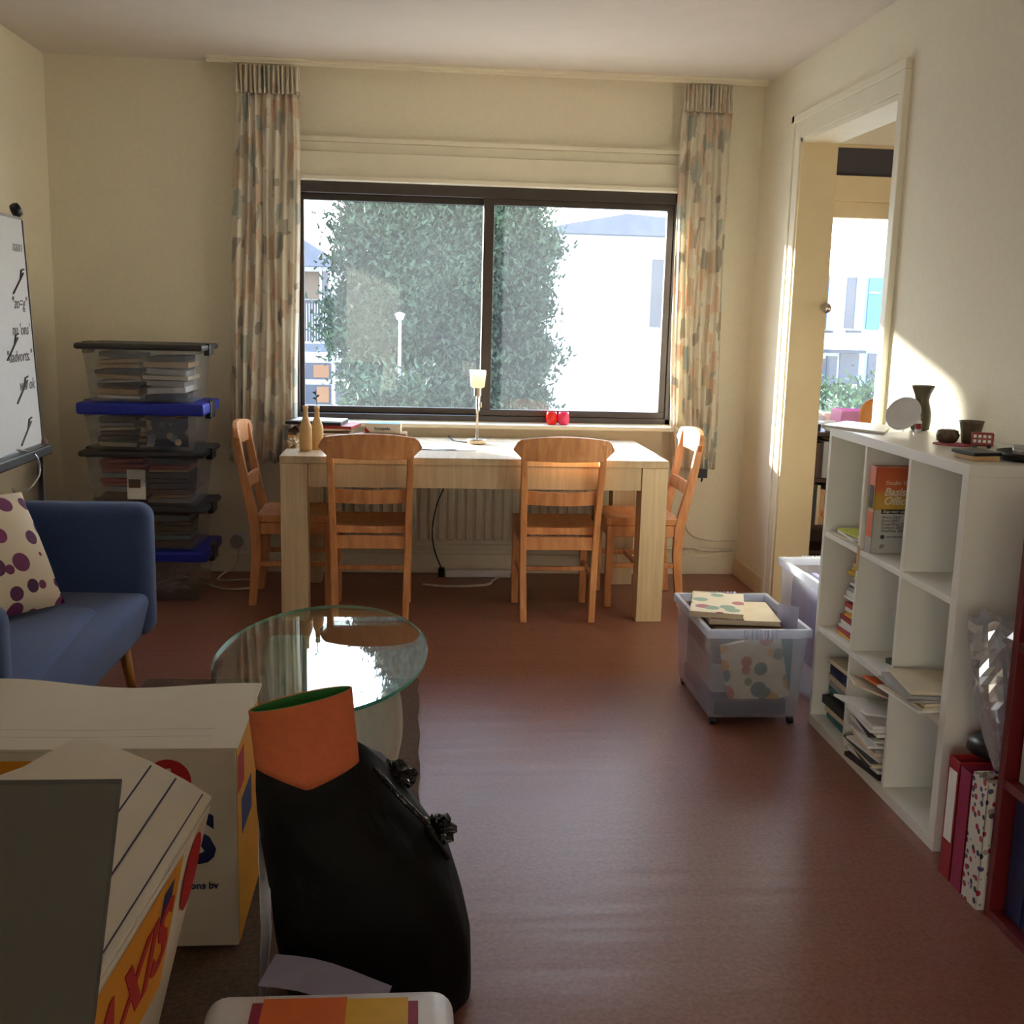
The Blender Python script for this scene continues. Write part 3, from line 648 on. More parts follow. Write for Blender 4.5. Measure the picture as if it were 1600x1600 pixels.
# ------------------------------------------------------------------ rug, glass coffee table
def rugf(u, v):
    x = -.975+1.0*u; y = -4.55+2.70*v
    return (x+.004*sin(19*v*3)+.0*u, y+.004*sin(23*u), .012+.001*sin(40*u)*sin(50*v))
tag(obj('rug', MB().grid(rugf, 24, 40), M['rug'], solid=.018), 'plain brown rug under the glass coffee table', 'rug')
ct = thing('coffee_table', 'oval glass coffee table with milky curved legs, mirroring the window', 'table', (-.255, -2.74, 0))
cx, cy_, ra, rb = -.262, -2.685, .309, .538
N = 72; T_ = Matrix.Translation((cx, cy_, 0)) @ Matrix.Rotation(radians(-3), 4, 'Z')
mb = MB(); mb.prism([(ra*cos(2*pi*i/N), rb*sin(2*pi*i/N)) for i in range(N)], lambda a, b: T_ @ Vector((a, b, .375)), lambda a, b: T_ @ Vector((a, b, .385)))
top = obj('glass_top', mb, [M['tglass'], M['tedge']], ct)
for p in top.data.polygons:
    if len(p.vertices) == 4: p.material_index = 1
def leg(cx, cy, sgn):
    def fn(u, v):
        z = .0235+.349*v; w = .055+.05*sin(pi*min(1, v*.9))+.02*v; a = radians(-75+150*u)
        return (cx+sgn*(.03*cos(a)-.03)+w*sin(a)*.85+sgn*.02*v, cy+.05*cos(a)*sgn*-1, z)
    return MB().grid(fn, 16, 14)
obj('leg', leg(-.115, -2.93, 1), M['acrylic'], ct, smooth=True, solid=.012)
obj('leg', leg(-.37, -2.52, -1), M['acrylic'], ct, smooth=True, solid=.012)

# ------------------------------------------------------------------ sofa
sf = thing('sofa', 'blue wool sofa with tall rounded side wings along the left wall', 'sofa', (-1.30, -2.45, 0))
def rbox(x0, x1, y0, y1, z0, z1, r, seg=5):
    """rounded box as one bevelled hull (verts only; bevel modifier rounds it)"""
    return B(x0, x1, y0, y1, z0, z1)
obj('far_wing', B(-1.57, -.940, -1.90, -1.775, .19, .683), M['sofa'], sf, bevel=.055, smooth=True, segs=6)
obj('near_wing', B(-1.57, -1.020, -3.15, -3.03, .19, .635), M['sofa'], sf, bevel=.055, smooth=True, segs=6)
obj('backrest', B(-1.57, -1.44, -3.05, -1.86, .19, .685), M['sofa'], sf, bevel=.05, smooth=True, segs=6)
p = [(-1.50, -3.06, .17), (-1.015, -3.04, .17), (-.985, -1.88, .17), (-1.50, -1.86, .17), (-1.50, -3.06, .33), (-.985, -3.04, .33), (-.935, -1.88, .365), (-1.50, -1.86, .37)]
obj('seat_shell', MB().hexa(p), M['sofa'], sf, bevel=.045, smooth=True, segs=6)
p = [(-1.48, -3.03, .27), (-1.04, -3.02, .27), (-1.06, -2.12, .27), (-1.48, -2.10, .27), (-1.48, -3.03, .365), (-1.035, -3.02, .36), (-1.055, -2.12, .375), (-1.48, -2.10, .38)]
obj('seat_cushion', MB().hexa(p), M['sofa'], sf, bevel=.045, smooth=True, segs=6)
for x, y in ((-1.03, -1.97), (-1.06, -2.95), (-1.52, -1.97), (-1.52, -2.95)):
    obj('leg', MB().tube([(x, y, .20), (x+(.035 if x > -1.3 else -.02), y-.01, 0.0)], [.024, .013], 12), M['leg_wood'], sf, smooth=True)
# cushion
cs = thing('cushion', 'cream cushion with plum spots leaning on the sofa back', 'cushion', (-1.27, -2.10, .38))
def cush(sg):
    def fn(u, v):
        a, b = u*2-1, v*2-1; q = (1-abs(a)**3)*(1-abs(b)**3); e = .93+.07*(a*a*b*b)*1
        return Vector((a*.205*(1-.06*(1-abs(b))*(abs(a) > .98)), b*.205, sg*.055*max(q, 0)**.55))
    return fn
_v = Vector((-.17, .10, .35)).normalized(); _w = Vector((-.55, -.83, .02)).normalized(); _o = Vector((-1.165, -2.15, .395))+_v*.20+_w*.20
TC = frame(_o, -_w, _v)
mb = MB()
for sg in (1, -1):
    f0 = cush(sg); mb.grid(lambda u, v: TC @ f0(u, v), 20, 20)
obj('cover', mb, M['cushion'], cs, smooth=True)

# ------------------------------------------------------------------ whiteboard on stand
wb = thing('whiteboard', 'white flip-over board on a dark stand by the left wall, covered in handwriting', 'whiteboard', (-1.56, -1.85, 0))
bd = frame((-1.503, -1.30, .83), (0, -1, 0), (-.045, 0, 1))
def BX(a0, a1, b0, b1, c0, c1): return MB().box(a0, a1, b0, b1, c0, c1, T=bd)
# in this frame: x runs towards the camera, y up the board, z = x cross y
zn = (bd.to_3x3() @ Vector((0, 0, 1)))
sg = 1 if zn.x > 0 else -1
obj('panel', BX(0, 1.15, 0, .868, -.012, .004), M['board_white'], wb)
for a in ((0, 1.15, .868, .878), (0, 1.15, -.008, 0)): obj('frame_bar', BX(a[0], a[1], a[2], a[3], -.016, .010), M['silver'], wb, bevel=.002)
for a in ((-.008, 0), (1.15, 1.158)): obj('frame_bar', BX(a[0], a[1], 0, .868, -.016, .010), M['dark'], wb, bevel=.002)
obj('pen_tray', BX(.02, 1.15, -.045, -.006, -.055, .01), M['black'], wb, bevel=.006)
obj('clamp_knob', MB().lathe([(.0, -.02), (.024, -.014), (.028, 0), (.024, .014), (0, .02)], bd @ Vector((.012, .905, 0)), 16, Matrix.Rotation(radians(70), 4, 'Y')), M['black'], wb, smooth=True)
obj('knob_stem', BX(-.002, .018, .87, .89, -.01, .01), M['black'], wb)
obj('hinge_knob', MB().lathe([(.0, -.04), (.032, -.03), (.04, 0), (.032, .03), (0, .04)], bd @ Vector((-.02, -.012, .01)), 16, Matrix.Rotation(radians(80), 4, 'Y')), M['brown'], wb, smooth=True)
for s_, x2 in ((.01, -1.50), (1.13, -1.64)):
    p0 = bd @ Vector((s_, -.02, -.02)); obj('leg', MB().tube([p0, (x2, p0.y, p0.z-.01), (x2, p0.y, .0)], .013, 10), M['dark'], wb, smooth=True)
ink = M['dark']; rr = random.Random(4)
def stroke(pts, r): return MB().tube([bd @ Vector((a, b, -.0145)) for a, b in pts], r, 5)
# arrows and handwriting (visible words run off the picture)
for (a0, b0) in ((.03, .645), (.16, .40), (.10, .235), (.10, .075)):
    obj('marker_arrow', stroke([(a0+.14, b0-.06), (a0+.05, b0-.005), (a0+.01, b0+.02)], .0035), ink, wb)
    obj('marker_arrow', stroke([(a0+.05, b0-.005), (a0+.03, b0+.03), (a0+.0, b0+.035)], .0035), ink, wb)
for body, x_, y_ in (('nam', .02, .745), ('"zo=g"', .02, .53), ('nu \'ons\'', .02, .43), ('"dadvorts."', .02, .33), ('ww ok', .02, .22)):
    txt('handwriting', body, .062, M['paper3'] if y_ > .7 else M['ink'], wb, frame(bd @ Vector((.03, y_, -.0135)), bd.to_3x3() @ Vector((-1, 0, 0)), bd.to_3x3() @ Vector((0, 1, 0))), shear=.3, align='RIGHT')
cable('wire_loop', [(-1.50, -1.60, .84), (-1.45, -1.52, .81), (-1.44, -1.50, .74), (-1.46, -1.54, .69), (-1.50, -1.58, .66), (-1.51, -1.60, .69)], .004, M['silver'], 'bent silver wire loop hanging from the whiteboard tray', 'wire')

# ------------------------------------------------------------------ storage box stack
SX0, SX1, SY0, SY1 = -1.505, -1.00, -.655, -.27
def storage(z0, z1, lidm, label, lid_h=.028):
    t = thing('storage_box', label, 'storage box', ((SX0+SX1)/2, (SY0+SY1)/2, z0), 0, 'clear storage boxes stacked in the left corner')
    k = .025; x0, x1, y0, y1 = SX0, SX1, SY0, SY1; th = .003
    def wall(a, b, c, d_):
        return MB().hexa([a, b, c, d_]+[None]*4)
    o = [(x0+k, y0+k), (x1-k, y0+k), (x1-k, y1-k), (x0+k, y1-k)]; q = [(x0, y0), (x1, y0), (x1, y1), (x0, y1)]
    mb = MB(); vs = [(a, b, z0) for a, b in o]+[(a, b, z1) for a, b in q]
    mb.add(vs, [(0, 1, 2, 3), (0, 1, 5, 4), (1, 2, 6, 5), (2, 3, 7, 6), (3, 0, 4, 7)])
    obj('tub', mb, M['stor'], t, solid=th, bevel=.012)
    e = .035
    obj('lid', MB().box(x0-e, x1+e, y0-.02, y1+.02, z1, z1+lid_h), lidm, t, bevel=.012)
    for s in (x0-e-.006, x1+e-.024): obj('clip', MB().box(s, s+.03, (y0+y1)/2-.06, (y0+y1)/2+.06, z1-.025, z1+lid_h+.003), M['black'], t, bevel=.006)
    return t
Z = [(.001, .196), (.252, .428), (.458, .69), (.722, .886), (.946, 1.182)]
storage(Z[0][0], Z[0][1], M['blue'], 'clear box with blue lid on the floor, lowest of the corner stack', .05)
storage(Z[1][0], Z[1][1], M['dark'], 'clear box with dark lid, second from the floor in the corner stack')
storage(Z[2][0], Z[2][1], M['dark'], 'clear box with dark lid, middle of the corner stack')
storage(Z[3][0], Z[3][1], M['blue'], 'clear box with blue lid, second from the top of the corner stack', .055)
storage(Z[4][0], Z[4][1], M['dark'], 'clear box with dark grey lid and papers, topmost of the corner stack')
def fill(z0, z1, label, group, mats, seed, n, x0=SX0+.036, x1=SX1-.036, name='paper_bundle', cat='papers', y0=SY0+.05, y1=SY1-.05, tilt=5):
    rr = random.Random(seed); cols = [x0, (x0+x1)/2]
    for k, xa in enumerate(cols):
        nth = 0; z = z0+.010; hw = (x1-x0)/2-.008
        while z < z1-.025:
            h = rr.uniform(.010, .026); w = hw*rr.uniform(.82, 1.0); d_ = (y1-y0)*rr.uniform(.8, 1)
            a = rr.uniform(-tilt, tilt); cxx = xa+hw/2+.002
            ty = rr.uniform(-3.5, 3.5)
            T = Matrix.Translation((cxx, y0+d_/2+rr.uniform(0, .01), z+h/2)) @ Matrix.Rotation(radians(ty), 4, 'Y') @ Matrix.Rotation(radians(a*.4), 4, 'Z')
            ck = rr.choice(mats); o = obj(name, MB().box(-w/2, w/2, -d_/2, d_/2, -h/2, h/2, T=T), M[ck], bevel=.002); tag(o, CW[ck]+' '+label+', %s from the bottom on the %s' % (ORD[nth], 'left' if k == 0 else 'right'), cat, group); nth += 1
            z += h+.004+abs(ty)*.0012
fill(Z[4][0], Z[4][1], 'papers in the topmost corner box', 'papers in the topmost corner box', ['paper', 'paper2', 'paper3', 'paper', 'tan', 'dark'], 3, 9)
fill(Z[3][0], Z[3][1], 'papers under the upper blue lid', 'papers in the upper blue lidded box', ['paper2', 'dark', 'tan', 'brown', 'paper3'], 5, 7, x1=-1.10)
tag(obj('magazine', B(-1.235, -1.045, -.637, -.634, .74, .872), M['print_dark'], bevel=.001), 'dark printed magazine standing against the front inside the second box from the top', 'magazine')
fill(Z[2][0], Z[2][1], 'folder in the middle corner box', 'folders in the middle corner box', ['brown', 'dark', 'tan', 'paper3', 'red', 'dark'], 7, 8)
tag(obj('label_card', B(-1.33, -1.245, -.641, -.638, .49, .63), M['paper'], bevel=.001), 'white card with a dark photo inside the middle corner box', 'card')
tag(obj('photo_print', B(-1.322, -1.268, -.6425, -.6415, .545, .585), M['brown']), 'dark photo stuck on the white card in the middle corner box', 'photo')
fill(Z[1][0], Z[1][1], 'folder in the second lowest corner box', 'folders in the second box from the floor', ['dark', 'green', 'navy', 'orange', 'teal'], 9, 5)
crumple(-1.25, -.46, .008, (.14, .10, .06), 12, M['paper3'], 'crumpled grey plastic bag inside the lowest corner box', 'plastic_bag')

# ------------------------------------------------------------------ clear crates
def crate(x0, x1, y0, y1, h, label, inset=.03, wheels=True):
    t = thing('storage_crate', label, 'crate', ((x0+x1)/2, (y0+y1)/2, 0), 0, 'clear wheeled crates by the doorway')
    zb = .03 if wheels else .003; k = inset
    o = [(x0+k, y0+k), (x1-k, y0+k), (x1-k, y1-k), (x0+k, y1-k)]; q = [(x0+.012, y0+.012), (x1-.012, y0+.012), (x1-.012, y1-.012), (x0+.012, y1-.012)]
    vs = [(a, b, zb) for a, b in o]+[(a, b, h-.01) for a, b in q]
    obj('tub', MB().add(vs, [(0, 1, 2, 3), (0, 1, 5, 4), (1, 2, 6, 5), (2, 3, 7, 6), (3, 0, 4, 7)]), M['crate'], t, solid=.003, bevel=.02)
    mb = MB()
    for (ax, bx, ay, by) in ((x0, x1, y0, y0+.016), (x0, x1, y1-.016, y1), (x0, x0+.016, y0+.016, y1-.016), (x1-.016, x1, y0+.016, y1-.016)): mb.box(ax, bx, ay, by, h-.032, h)
    obj('rim', mb, M['crate_rim'], t, bevel=.004)
    n = 9
    for yy, s in ((y0, -1), (y1, 1)):
        for i in range(n):
            x = (x0+x1)/2-.055+.11*i/(n-1)
            g = MB().box(x-.005, x+.005, yy+(-.006 if s < 0 else 0), yy+(0 if s < 0 else .006), h-.036, h+.004)
            obj('grip_rib', g, M['crate_rim'], t, bevel=.003)
    if wheels:
        for x in (x0+k+.015, x1-k-.015):
            for y in (y0+k+.015, y1-k-.015):
                obj('caster', MB().tube([(x-.009, y, .0155), (x+.009, y, .0155)], .015, 12), M['black'], t)
    return t
CX0, CX1, CY0, CY1, CH = .998, 1.365, -2.335, -1.82, .352
crate(CX0, CX1, CY0, CY1, CH, 'clear wheeled crate full of books in front of the white shelf unit')
crate(1.44, 1.75, -2.22, -1.70, .47, 'clear crate of papers standing in the doorway behind the shelf unit', wheels=False)
def bk(x0, x1, y0, y1, z0, z1, m, label, a=0, name='book', tx=0, ty=0, cover=None, cat='book', group=None):
    T = Matrix.Translation(((x0+x1)/2, (y0+y1)/2, (z0+z1)/2)) @ Matrix.Rotation(radians(a), 4, 'Z') @ Matrix.Rotation(radians(tx), 4, 'X') @ Matrix.Rotation(radians(ty), 4, 'Y')
    w, d_, h = (x1-x0)/2, (y1-y0)/2, (z1-z0)/2
    o = thing(name, label, cat, ((x0+x1)/2, (y0+y1)/2, z0), 0, group)
    obj('pages', MB().box(-w+.003, w-.003, -d_+.003, d_-.003, -h+.0015, h-.0015, T=T), M['paper2'], o)
    # cover: two boards and a spine
    mb = MB().box(-w, w, -d_, d_, h-.0015, h, T=T).box(-w, w, -d_, d_, -h, -h+.0015, T=T).box(-w, -w+.002, -d_, d_, -h, h, T=T)
    obj('cover', mb, cover or m, o); return o
bk(1.05, 1.30, -2.22, -1.95, .335, .352, M['tan'], 'large pale book lying over the crate rim, below the flowered book', a=-6, cover=M['paper2'])
bk(1.01, 1.20, -2.20, -1.90, .354, .374, M['paper2'], 'pale flowered book topmost on the full crate', a=-16, cover=M['print_cover'])
tag(obj('book', MB().box(-.108, .108, -.009, .009, -.115, .115, T=Matrix.Translation((1.185, -2.278, .190)) @ Matrix.Rotation(radians(-12), 4, 'Y')), M['print_flower'], bevel=.002), 'flower-patterned book standing tilted inside the crate front', 'book')
tag(obj('folder', B(1.21, 1.325, -2.255, -2.245, .10, .31), M['teal'], bevel=.001), 'teal folder standing inside the full crate behind the flowered book', 'folder')
tag(obj('folder', B(1.045, 1.30, -2.30, -1.86, .036, .09), M['navy'], bevel=.004), 'dark flat folder at the bottom of the full crate', 'folder')
tag(obj('folder', B(1.05, 1.30, -2.235, -1.86, .095, .20), M['paper3'], bevel=.004), 'grey bundle of papers lying in the full crate', 'papers')
tag(obj('folder', B(1.05, 1.30, -2.235, -1.86, .205, .33), M['brown'], bevel=.004), 'brown bundle of folders lying in the full crate under the books', 'papers')
sheetT = frame((1.30, -2.14, .30), (.45, -.85, .12), (.12, .1, .9))
tag(obj('sheet_of_paper', MB().grid(lambda u, v: sheetT @ Vector((u*.10, v*.09, .01*sin(3*u))), 6, 4), M['lavender'], solid=.0008), 'loose white sheet sticking up at the right rim of the full crate', 'paper')
for i in range(7):
    x = 1.475+.036*i
    tag(obj('paper_file', MB().box(x, x+.022, -2.14, -1.78, .12, .425), M['paper'] if i % 2 else M['lavender'], bevel=.004), 'pale paper file standing in the doorway crate, %s from the left' % ORD[i], 'papers', 'files in the doorway crate')

# ------------------------------------------------------------------ white shelf unit
KX0, KX1, KY0, KY1, KH = 1.392, 1.765, -3.243, -2.277, 1.043
ku = thing('shelf_unit', 'white three by three cube shelf unit against the right wall', 'shelf', ((KX0+KX1)/2, (KY0+KY1)/2, 0))
obj('top_board', B(KX0, KX1, KY0, KY1, 1.013, KH), M['melamine'], ku, bevel=.0015)
obj('bottom_board', B(KX0, KX1, KY0, KY1, 0, .035), M['melamine'], ku, bevel=.0015)
obj('side_board', B(KX0, KX1, KY0, KY0+.035, .035, 1.013), M['melamine'], ku, bevel=.0015)
obj('side_board', B(KX0, KX1, KY1-.02, KY1, .035, 1.013), M['melamine'], ku, bevel=.0015)
ZS = [.340, .672]; YD = [-2.90, -2.587]
for z in ZS: obj('shelf_board', B(KX0+.002, KX1, KY0+.035, KY1-.02, z, z+.018), M['melamine'], ku, bevel=.001)
zc = [.035, ZS[0], ZS[0]+.018, ZS[1], ZS[1]+.018, 1.013]
for y in YD:
    for a in (0, 2, 4): obj('divider', B(KX0+.002, KX1, y-.008, y+.008, zc[a], zc[a+1]), M['melamine'], ku, bevel=.001)
obj('tape_strip', B(KX0-.001, KX0+.0015, -2.60, -2.585, .62, .70), M['tan'], ku)
# contents
# big orange computer book leaning on divider, cell (mid column, top)
ob = thing('book', 'thick orange and blue computer handbook standing in the top middle cube', 'book', (1.50, -2.66, .69))
bx0, bx1, by0, by1, bz0, bz1 = 1.40, 1.60, -2.665, -2.615, .691, .958
obj('pages', B(bx0+.004, bx1-.004, by0+.003, by1-.003, bz0+.003, bz1-.003), M['paper2'], ob)
def cov_mat():
    m, t, b = nm('handbook cover'); b.inputs['Roughness'].default_value = .35
    tcn = t.nodes.new('ShaderNodeTexCoord'); s = t.nodes.new('ShaderNodeSeparateXYZ'); t.links.new(tcn.outputs['Object'], s.inputs[0])
    r = t.nodes.new('ShaderNodeValToRGB'); mr = t.nodes.new('ShaderNodeMapRange'); mr.inputs['From Min'].default_value = 0; mr.inputs['From Max'].default_value = .27
    t.links.new(s.outputs['Z'], mr.inputs[0]); t.links.new(mr.outputs[0], r.inputs[0]); e = r.color_ramp.elements
    e[0].position = 0; e[0].color = lin((186, 182, 174)); e[1].position = 1; e[1].color = lin((206, 92, 56))
    for p_, c_ in ((.50, (190, 186, 178)), (.505, (200, 160, 60)), (.66, (206, 156, 56)), (.74, (214, 110, 60))): q = e.new(p_); q.color = lin(c_)
    g = t.nodes.new('ShaderNodeTexNoise'); g.inputs['Scale'].default_value = 7
    # blue picture in the lower right of the cover
    vx = t.nodes.new('ShaderNodeVectorMath'); vx.operation = 'DISTANCE'; vx.inputs[1].default_value = (.09, 0, .05); t.links.new(tcn.outputs['Object'], vx.inputs[0])
    mr2 = t.nodes.new('ShaderNodeMapRange'); mr2.inputs['From Min'].default_value = .05; mr2.inputs['From Max'].default_value = .11; mr2.inputs['To Min'].default_value = .9; mr2.inputs['To Max'].default_value = 0; t.links.new(vx.outputs['Value'], mr2.inputs[0])
    mx = t.nodes.new('ShaderNodeMix'); mx.data_type = 'RGBA'; mx.inputs[7].default_value = lin((36, 84, 150)); t.links.new(mr2.outputs[0], mx.inputs[0]); t.links.new(r.outputs[0], mx.inputs[6]); t.links.new(mx.outputs[2], b.inputs['Base Color'])
    return m
CV = cov_mat()
obj('cover', MB().box(bx0, bx1, by0, by0+.003, bz0, bz1).box(bx0, bx1, by1-.003, by1, bz0, bz1).box(bx0, bx0+.003, by0, by1, bz0, bz1), CV, ob, bevel=.001)
F = lambda x, z: frame((x, by0-.0006, z), (1, 0, 0), (0, 0, 1))
GREY = mat('pale lettering', (226, 214, 190), .5); DK = mat('dark lettering', (44, 42, 40), .6)
txt('lettering', 'Studio Visual', .019, GREY, ob, F(bx0+.030, .905), shear=.25)
txt('lettering', 'Basisboek', .034, GREY, ob, F(bx0+.028, .872), shear=.25, bold=.0008)
txt('lettering', 'Office', .034, GREY, ob, F(bx0+.028, .844), shear=.25, bold=.0008)
obj('title_band', B(bx0+.024, bx1-.002, by0-.0010, by0-.0002, .815, .829), DK, ob)
txt('lettering', 'Stap voor stap beter', .013, GREY, ob, frame((bx0+.028, by0-.0016, .8185), (1, 0, 0), (0, 0, 1)), shear=.25)
for i, s_ in enumerate(('Word 2007', 'Excel 2007', 'PowerPoint 2007', 'Outlook 2007', 'OneNote 2007')): txt('lettering', s_, .0125, DK, ob, F(bx0+.026, .800-.0105*i), shear=.2)
obj('emblem', MB().lathe([(.007, 0), (.007, .0006)], (bx0+.034, by0, .743), 18, Matrix.Rotation(radians(90), 4, 'X')), DK, ob)
txt('lettering', 'met oefeningen', .009, DK, ob, F(bx0+.046, .741))
txt('lettering', 'Ef', .017, DK, ob, F(bx0+.026, .708), shear=.3)
obj('spine_strip', B(bx0-.0008, bx0, by0+.006, by1-.006, .74, .82), M['orange'], ob)
obj('spine_label', B(bx0-.0008, bx0, by0+.010, by1-.010, .83, .90), DK, ob)
# booklets top left cube
for i, (m_, lb, a) in enumerate((('paper2', 'ivory booklet lying lowest in the top left cube', 4), ('paper', 'white booklet lying in the middle of the top left cube pile', -5), ('lime', 'lime green booklet lying on top in the top left cube', 6), )):
    bk(1.40, 1.60, -2.55, -2.36-.02*i, .691+.011*i, .700+.011*i, M[m_], lb, a=a, cover=M[m_], name='booklet')
bk(1.46, 1.62, -2.56, -2.40, .725, .734, M['green'], 'dark green booklet behind the lime one in the top left cube', a=-8, cover=M['green'], name='booklet')
def pile(xa, xb, ya, yb, z0, z1, mats, seed, label, group, jit=6, slump=0, name='magazine', cat='magazine', lo=.004, hi=.010):
    rr = random.Random(seed); nth = 0; z = z0+.001; W_, D_ = xb-xa, yb-ya
    while z < z1:
        h = rr.uniform(lo, hi); a = rr.uniform(-jit, jit); w, d_ = W_*rr.uniform(.84, .94), D_*rr.uniform(.80, .92)
        f = (z-z0)/(z1-z0)
        T = Matrix.Translation(((xa+xb)/2+rr.uniform(-.010, .010)-slump*f, (ya+yb)/2+rr.uniform(-.006, .006), z+h/2)) @ Matrix.Rotation(radians(a), 4, 'Z')
        ck = rr.choice(mats); o = obj(name, MB().box(-w/2, w/2, -d_/2, d_/2, -h/2, h/2, T=T), M[ck], bevel=.001); tag(o, CW[ck]+' '+label+', %s from the bottom' % ORD[nth], cat, group); nth += 1; z += h+.0006
pile(1.42, 1.68, -2.575, -2.37, .359, .60, ['paper', 'paper2', 'paper', 'red', 'paper3', 'paper', 'yellow'], 21, 'magazine in the pile in the middle left cube', 'magazines in the middle left cube', jit=4, slump=-.03, lo=.007, hi=.015)
pile(1.42, 1.68, -2.575, -2.31, .036, .24, ['paper3', 'paper2', 'brown', 'navy', 'dark', 'teal'], 22, 'folder in the bottom left cube pile', 'folders in the bottom left cube', jit=3, lo=.014, hi=.028, name='folder', cat='folder')
bk(1.47, 1.62, -2.86, -2.70, .359, .374, M['green'], 'small dark green book lying in the centre cube', a=12, cover=M['green'])
pile(1.37, 1.66, -2.875, -2.62, .036, .20, ['paper', 'paper3', 'paper', 'paper2', 'dark'], 23, 'sheet in the heap in the bottom middle cube', 'papers in the bottom middle cube', jit=9, slump=.0, name='loose_paper', cat='paper', lo=.005, hi=.014)
for i, (x, y, z, a, ty) in enumerate(((1.42, -2.74, .222, 20, 14), (1.46, -2.70, .246, -15, 20), (1.50, -2.76, .268, 8, 10))):
    T = Matrix.Translation((x, y, z+.012*i)) @ Matrix.Rotation(radians(ty), 4, 'Y') @ Matrix.Rotation(radians(a), 4, 'Z')
    o = obj('loose_paper', MB().box(-.10, .10, -.075, .075, -.003, .003, T=T), M[('paper', 'paper2', 'orange')[i]]); tag(o, ('white', 'ivory', 'orange')[i]+' leaflet tilted on top of the heap in the bottom middle cube', 'paper')
pile(1.33, 1.58, -3.17, -2.93, .359, .405, ['paper', 'paper', 'paper3', 'paper2', 'navy'], 24, 'magazine in the middle right cube pile', 'magazines in the middle right cube', jit=8, lo=.004, hi=.009)

# on top of the unit
Z1 = KH+.0005
tag(obj('serving_board', MB().hexa([un(1284, 667, 'Z', Z1), un(1382, 679, 'Z', Z1), un(1392, 668, 'Z', Z1), un(1322, 661, 'Z', Z1)]+[un(a, b, 'Z', Z1)+Vector((0, 0, .008)) for a, b in ((1284, 667), (1382, 679), (1392, 668), (1322, 661))]), M['melamine'], bevel=.001), 'white board lying flat on the far end of the shelf unit', 'board')
pl = thing('plate', 'silver oval plate propped on a stand on top of the shelf unit', 'plate', (1.53, -2.50, Z1))
TP = frame((1.545, -2.50, Z1+.062), (.60, -.62, .12), (.42, .25, .9))
M['dish'] = mat('white glazed dish', (226, 226, 232), .25, noise=.02)
obj('dish', MB().lathe([(0, .004), (.034, .004), (.040, .007), (.056, .012), (.058, .010), (.042, .002), (.034, -.001), (0, -.001)], (0, 0, 0), 36, Matrix.Scale(1, 4)), M['dish'], pl, smooth=True)
for v in pl.children[0].data.vertices: v.co = (wm(pl).inverted() @ TP) @ (wm(pl) @ v.co)
obj('stand', MB().tube([(1.50, -2.50, Z1+.003), (1.56, -2.46, Z1+.003), (1.60, -2.44, Z1+.05)], .003, 6).tube([(1.56, -2.55, Z1+.003), (1.59, -2.48, Z1+.003)], .003, 6), M['film'], pl)
va = tag(obj('vase', MB().lathe([(.022, 0), (.030, .004), (.034, .03), (.033, .06), (.026, .085), (.022, .10), (.026, .118), (.036, .142), (.038, .148), (.033, .148), (.020, .10), (0, .09)], (1.665, -2.36, Z1), 30), M['ceramic_olive'], smooth=True), 'olive brown vase with flared neck against the wall, on top of the shelf unit', 'vase')
lb_ = thing('glue_bottle', 'tiny bottle with a red and white label left of the vase', 'bottle', (1.625, -2.43, Z1))
obj('body', MB().lathe([(.009, 0), (.010, .003), (.010, .036), (.005, .042), (.005, .052), (0, .053)], (1.622, -2.44, Z1), 16), M['white_plastic'], lb_, smooth=True)
obj('label_band', MB().lathe([(.0105, .012), (.0105, .030)], (1.622, -2.44, Z1), 16), M['red'], lb_)
tag(obj('coaster', MB().lathe([(.055, 0), (.056, .002), (0, .003)], (1.575, -2.775, Z1), 30), M['mat_pink']), 'round pink mat under the brown ceramic pots', 'mat')
tag(obj('pot', MB().lathe([(.020, 0), (.028, .006), (.032, .022), (.028, .036), (.018, .040), (0, .038)], (1.567, -2.755, Z1+.0035), 26, bump=lambda a, j: .07*sin(7*a+j*2)+.04*sin(11*a-j)), M['ceramic_brown'], smooth=True), 'low knobbly brown ceramic figure on the pink mat', 'pot')
tag(obj('cup', MB().lathe([(.022, 0), (.025, .006), (.028, .03), (.034, .062), (.036, .068), (.033, .068), (.026, .03), (.018, .010), (0, .009)], (1.638, -2.755, Z1+.0005), 28), M['ceramic_brown'], smooth=True), 'brown glazed cup behind the knobbly ceramic figure', 'cup')
tb_ = thing('toy_bus', 'small red toy double decker bus beside the cup on the shelf unit', 'toy', (1.625, -2.845, Z1))
T_ = Matrix.Translation((1.625, -2.85, Z1)) @ Matrix.Rotation(radians(-24), 4, 'Z')
obj('body', MB().box(-.030, .030, -.014, .014, .005, .044, T=T_), M['toy_red'], tb_, bevel=.004)
for zz in (.030, .016):
    for k in range(4): obj('bus_window', MB().box(-.025+.013*k, -.017+.013*k, -.0148, -.0140, zz, zz+.008, T=T_), M['paper'], tb_)
for k in (-.018, .018): obj('wheel', MB().tube([T_ @ Vector((k, -.015, .006)), T_ @ Vector((k, .015, .006))], .006, 10), M['black'], tb_)
tag(obj('notebook', rotbox(1.475, -3.115, .075, .095, Z1, Z1+.012, 3), M['tan'], bevel=.002), 'small tan notebook under a black one at the near end of the shelf unit', 'notebook')
tag(obj('notebook', rotbox(1.475, -3.11, .083, .100, Z1+.0125, Z1+.022, 8), M['black'], bevel=.002), 'small black notebook on top of a tan one', 'notebook')
tr_ = tag(obj('tray', MB().lathe([(.085, 0), (.098, .003), (.104, .022), (.101, .022), (.094, .006), (0, .005)], (1.635, -3.13, Z1), 40), M['black'], smooth=True), 'round black tray at the near end of the shelf unit', 'tray')
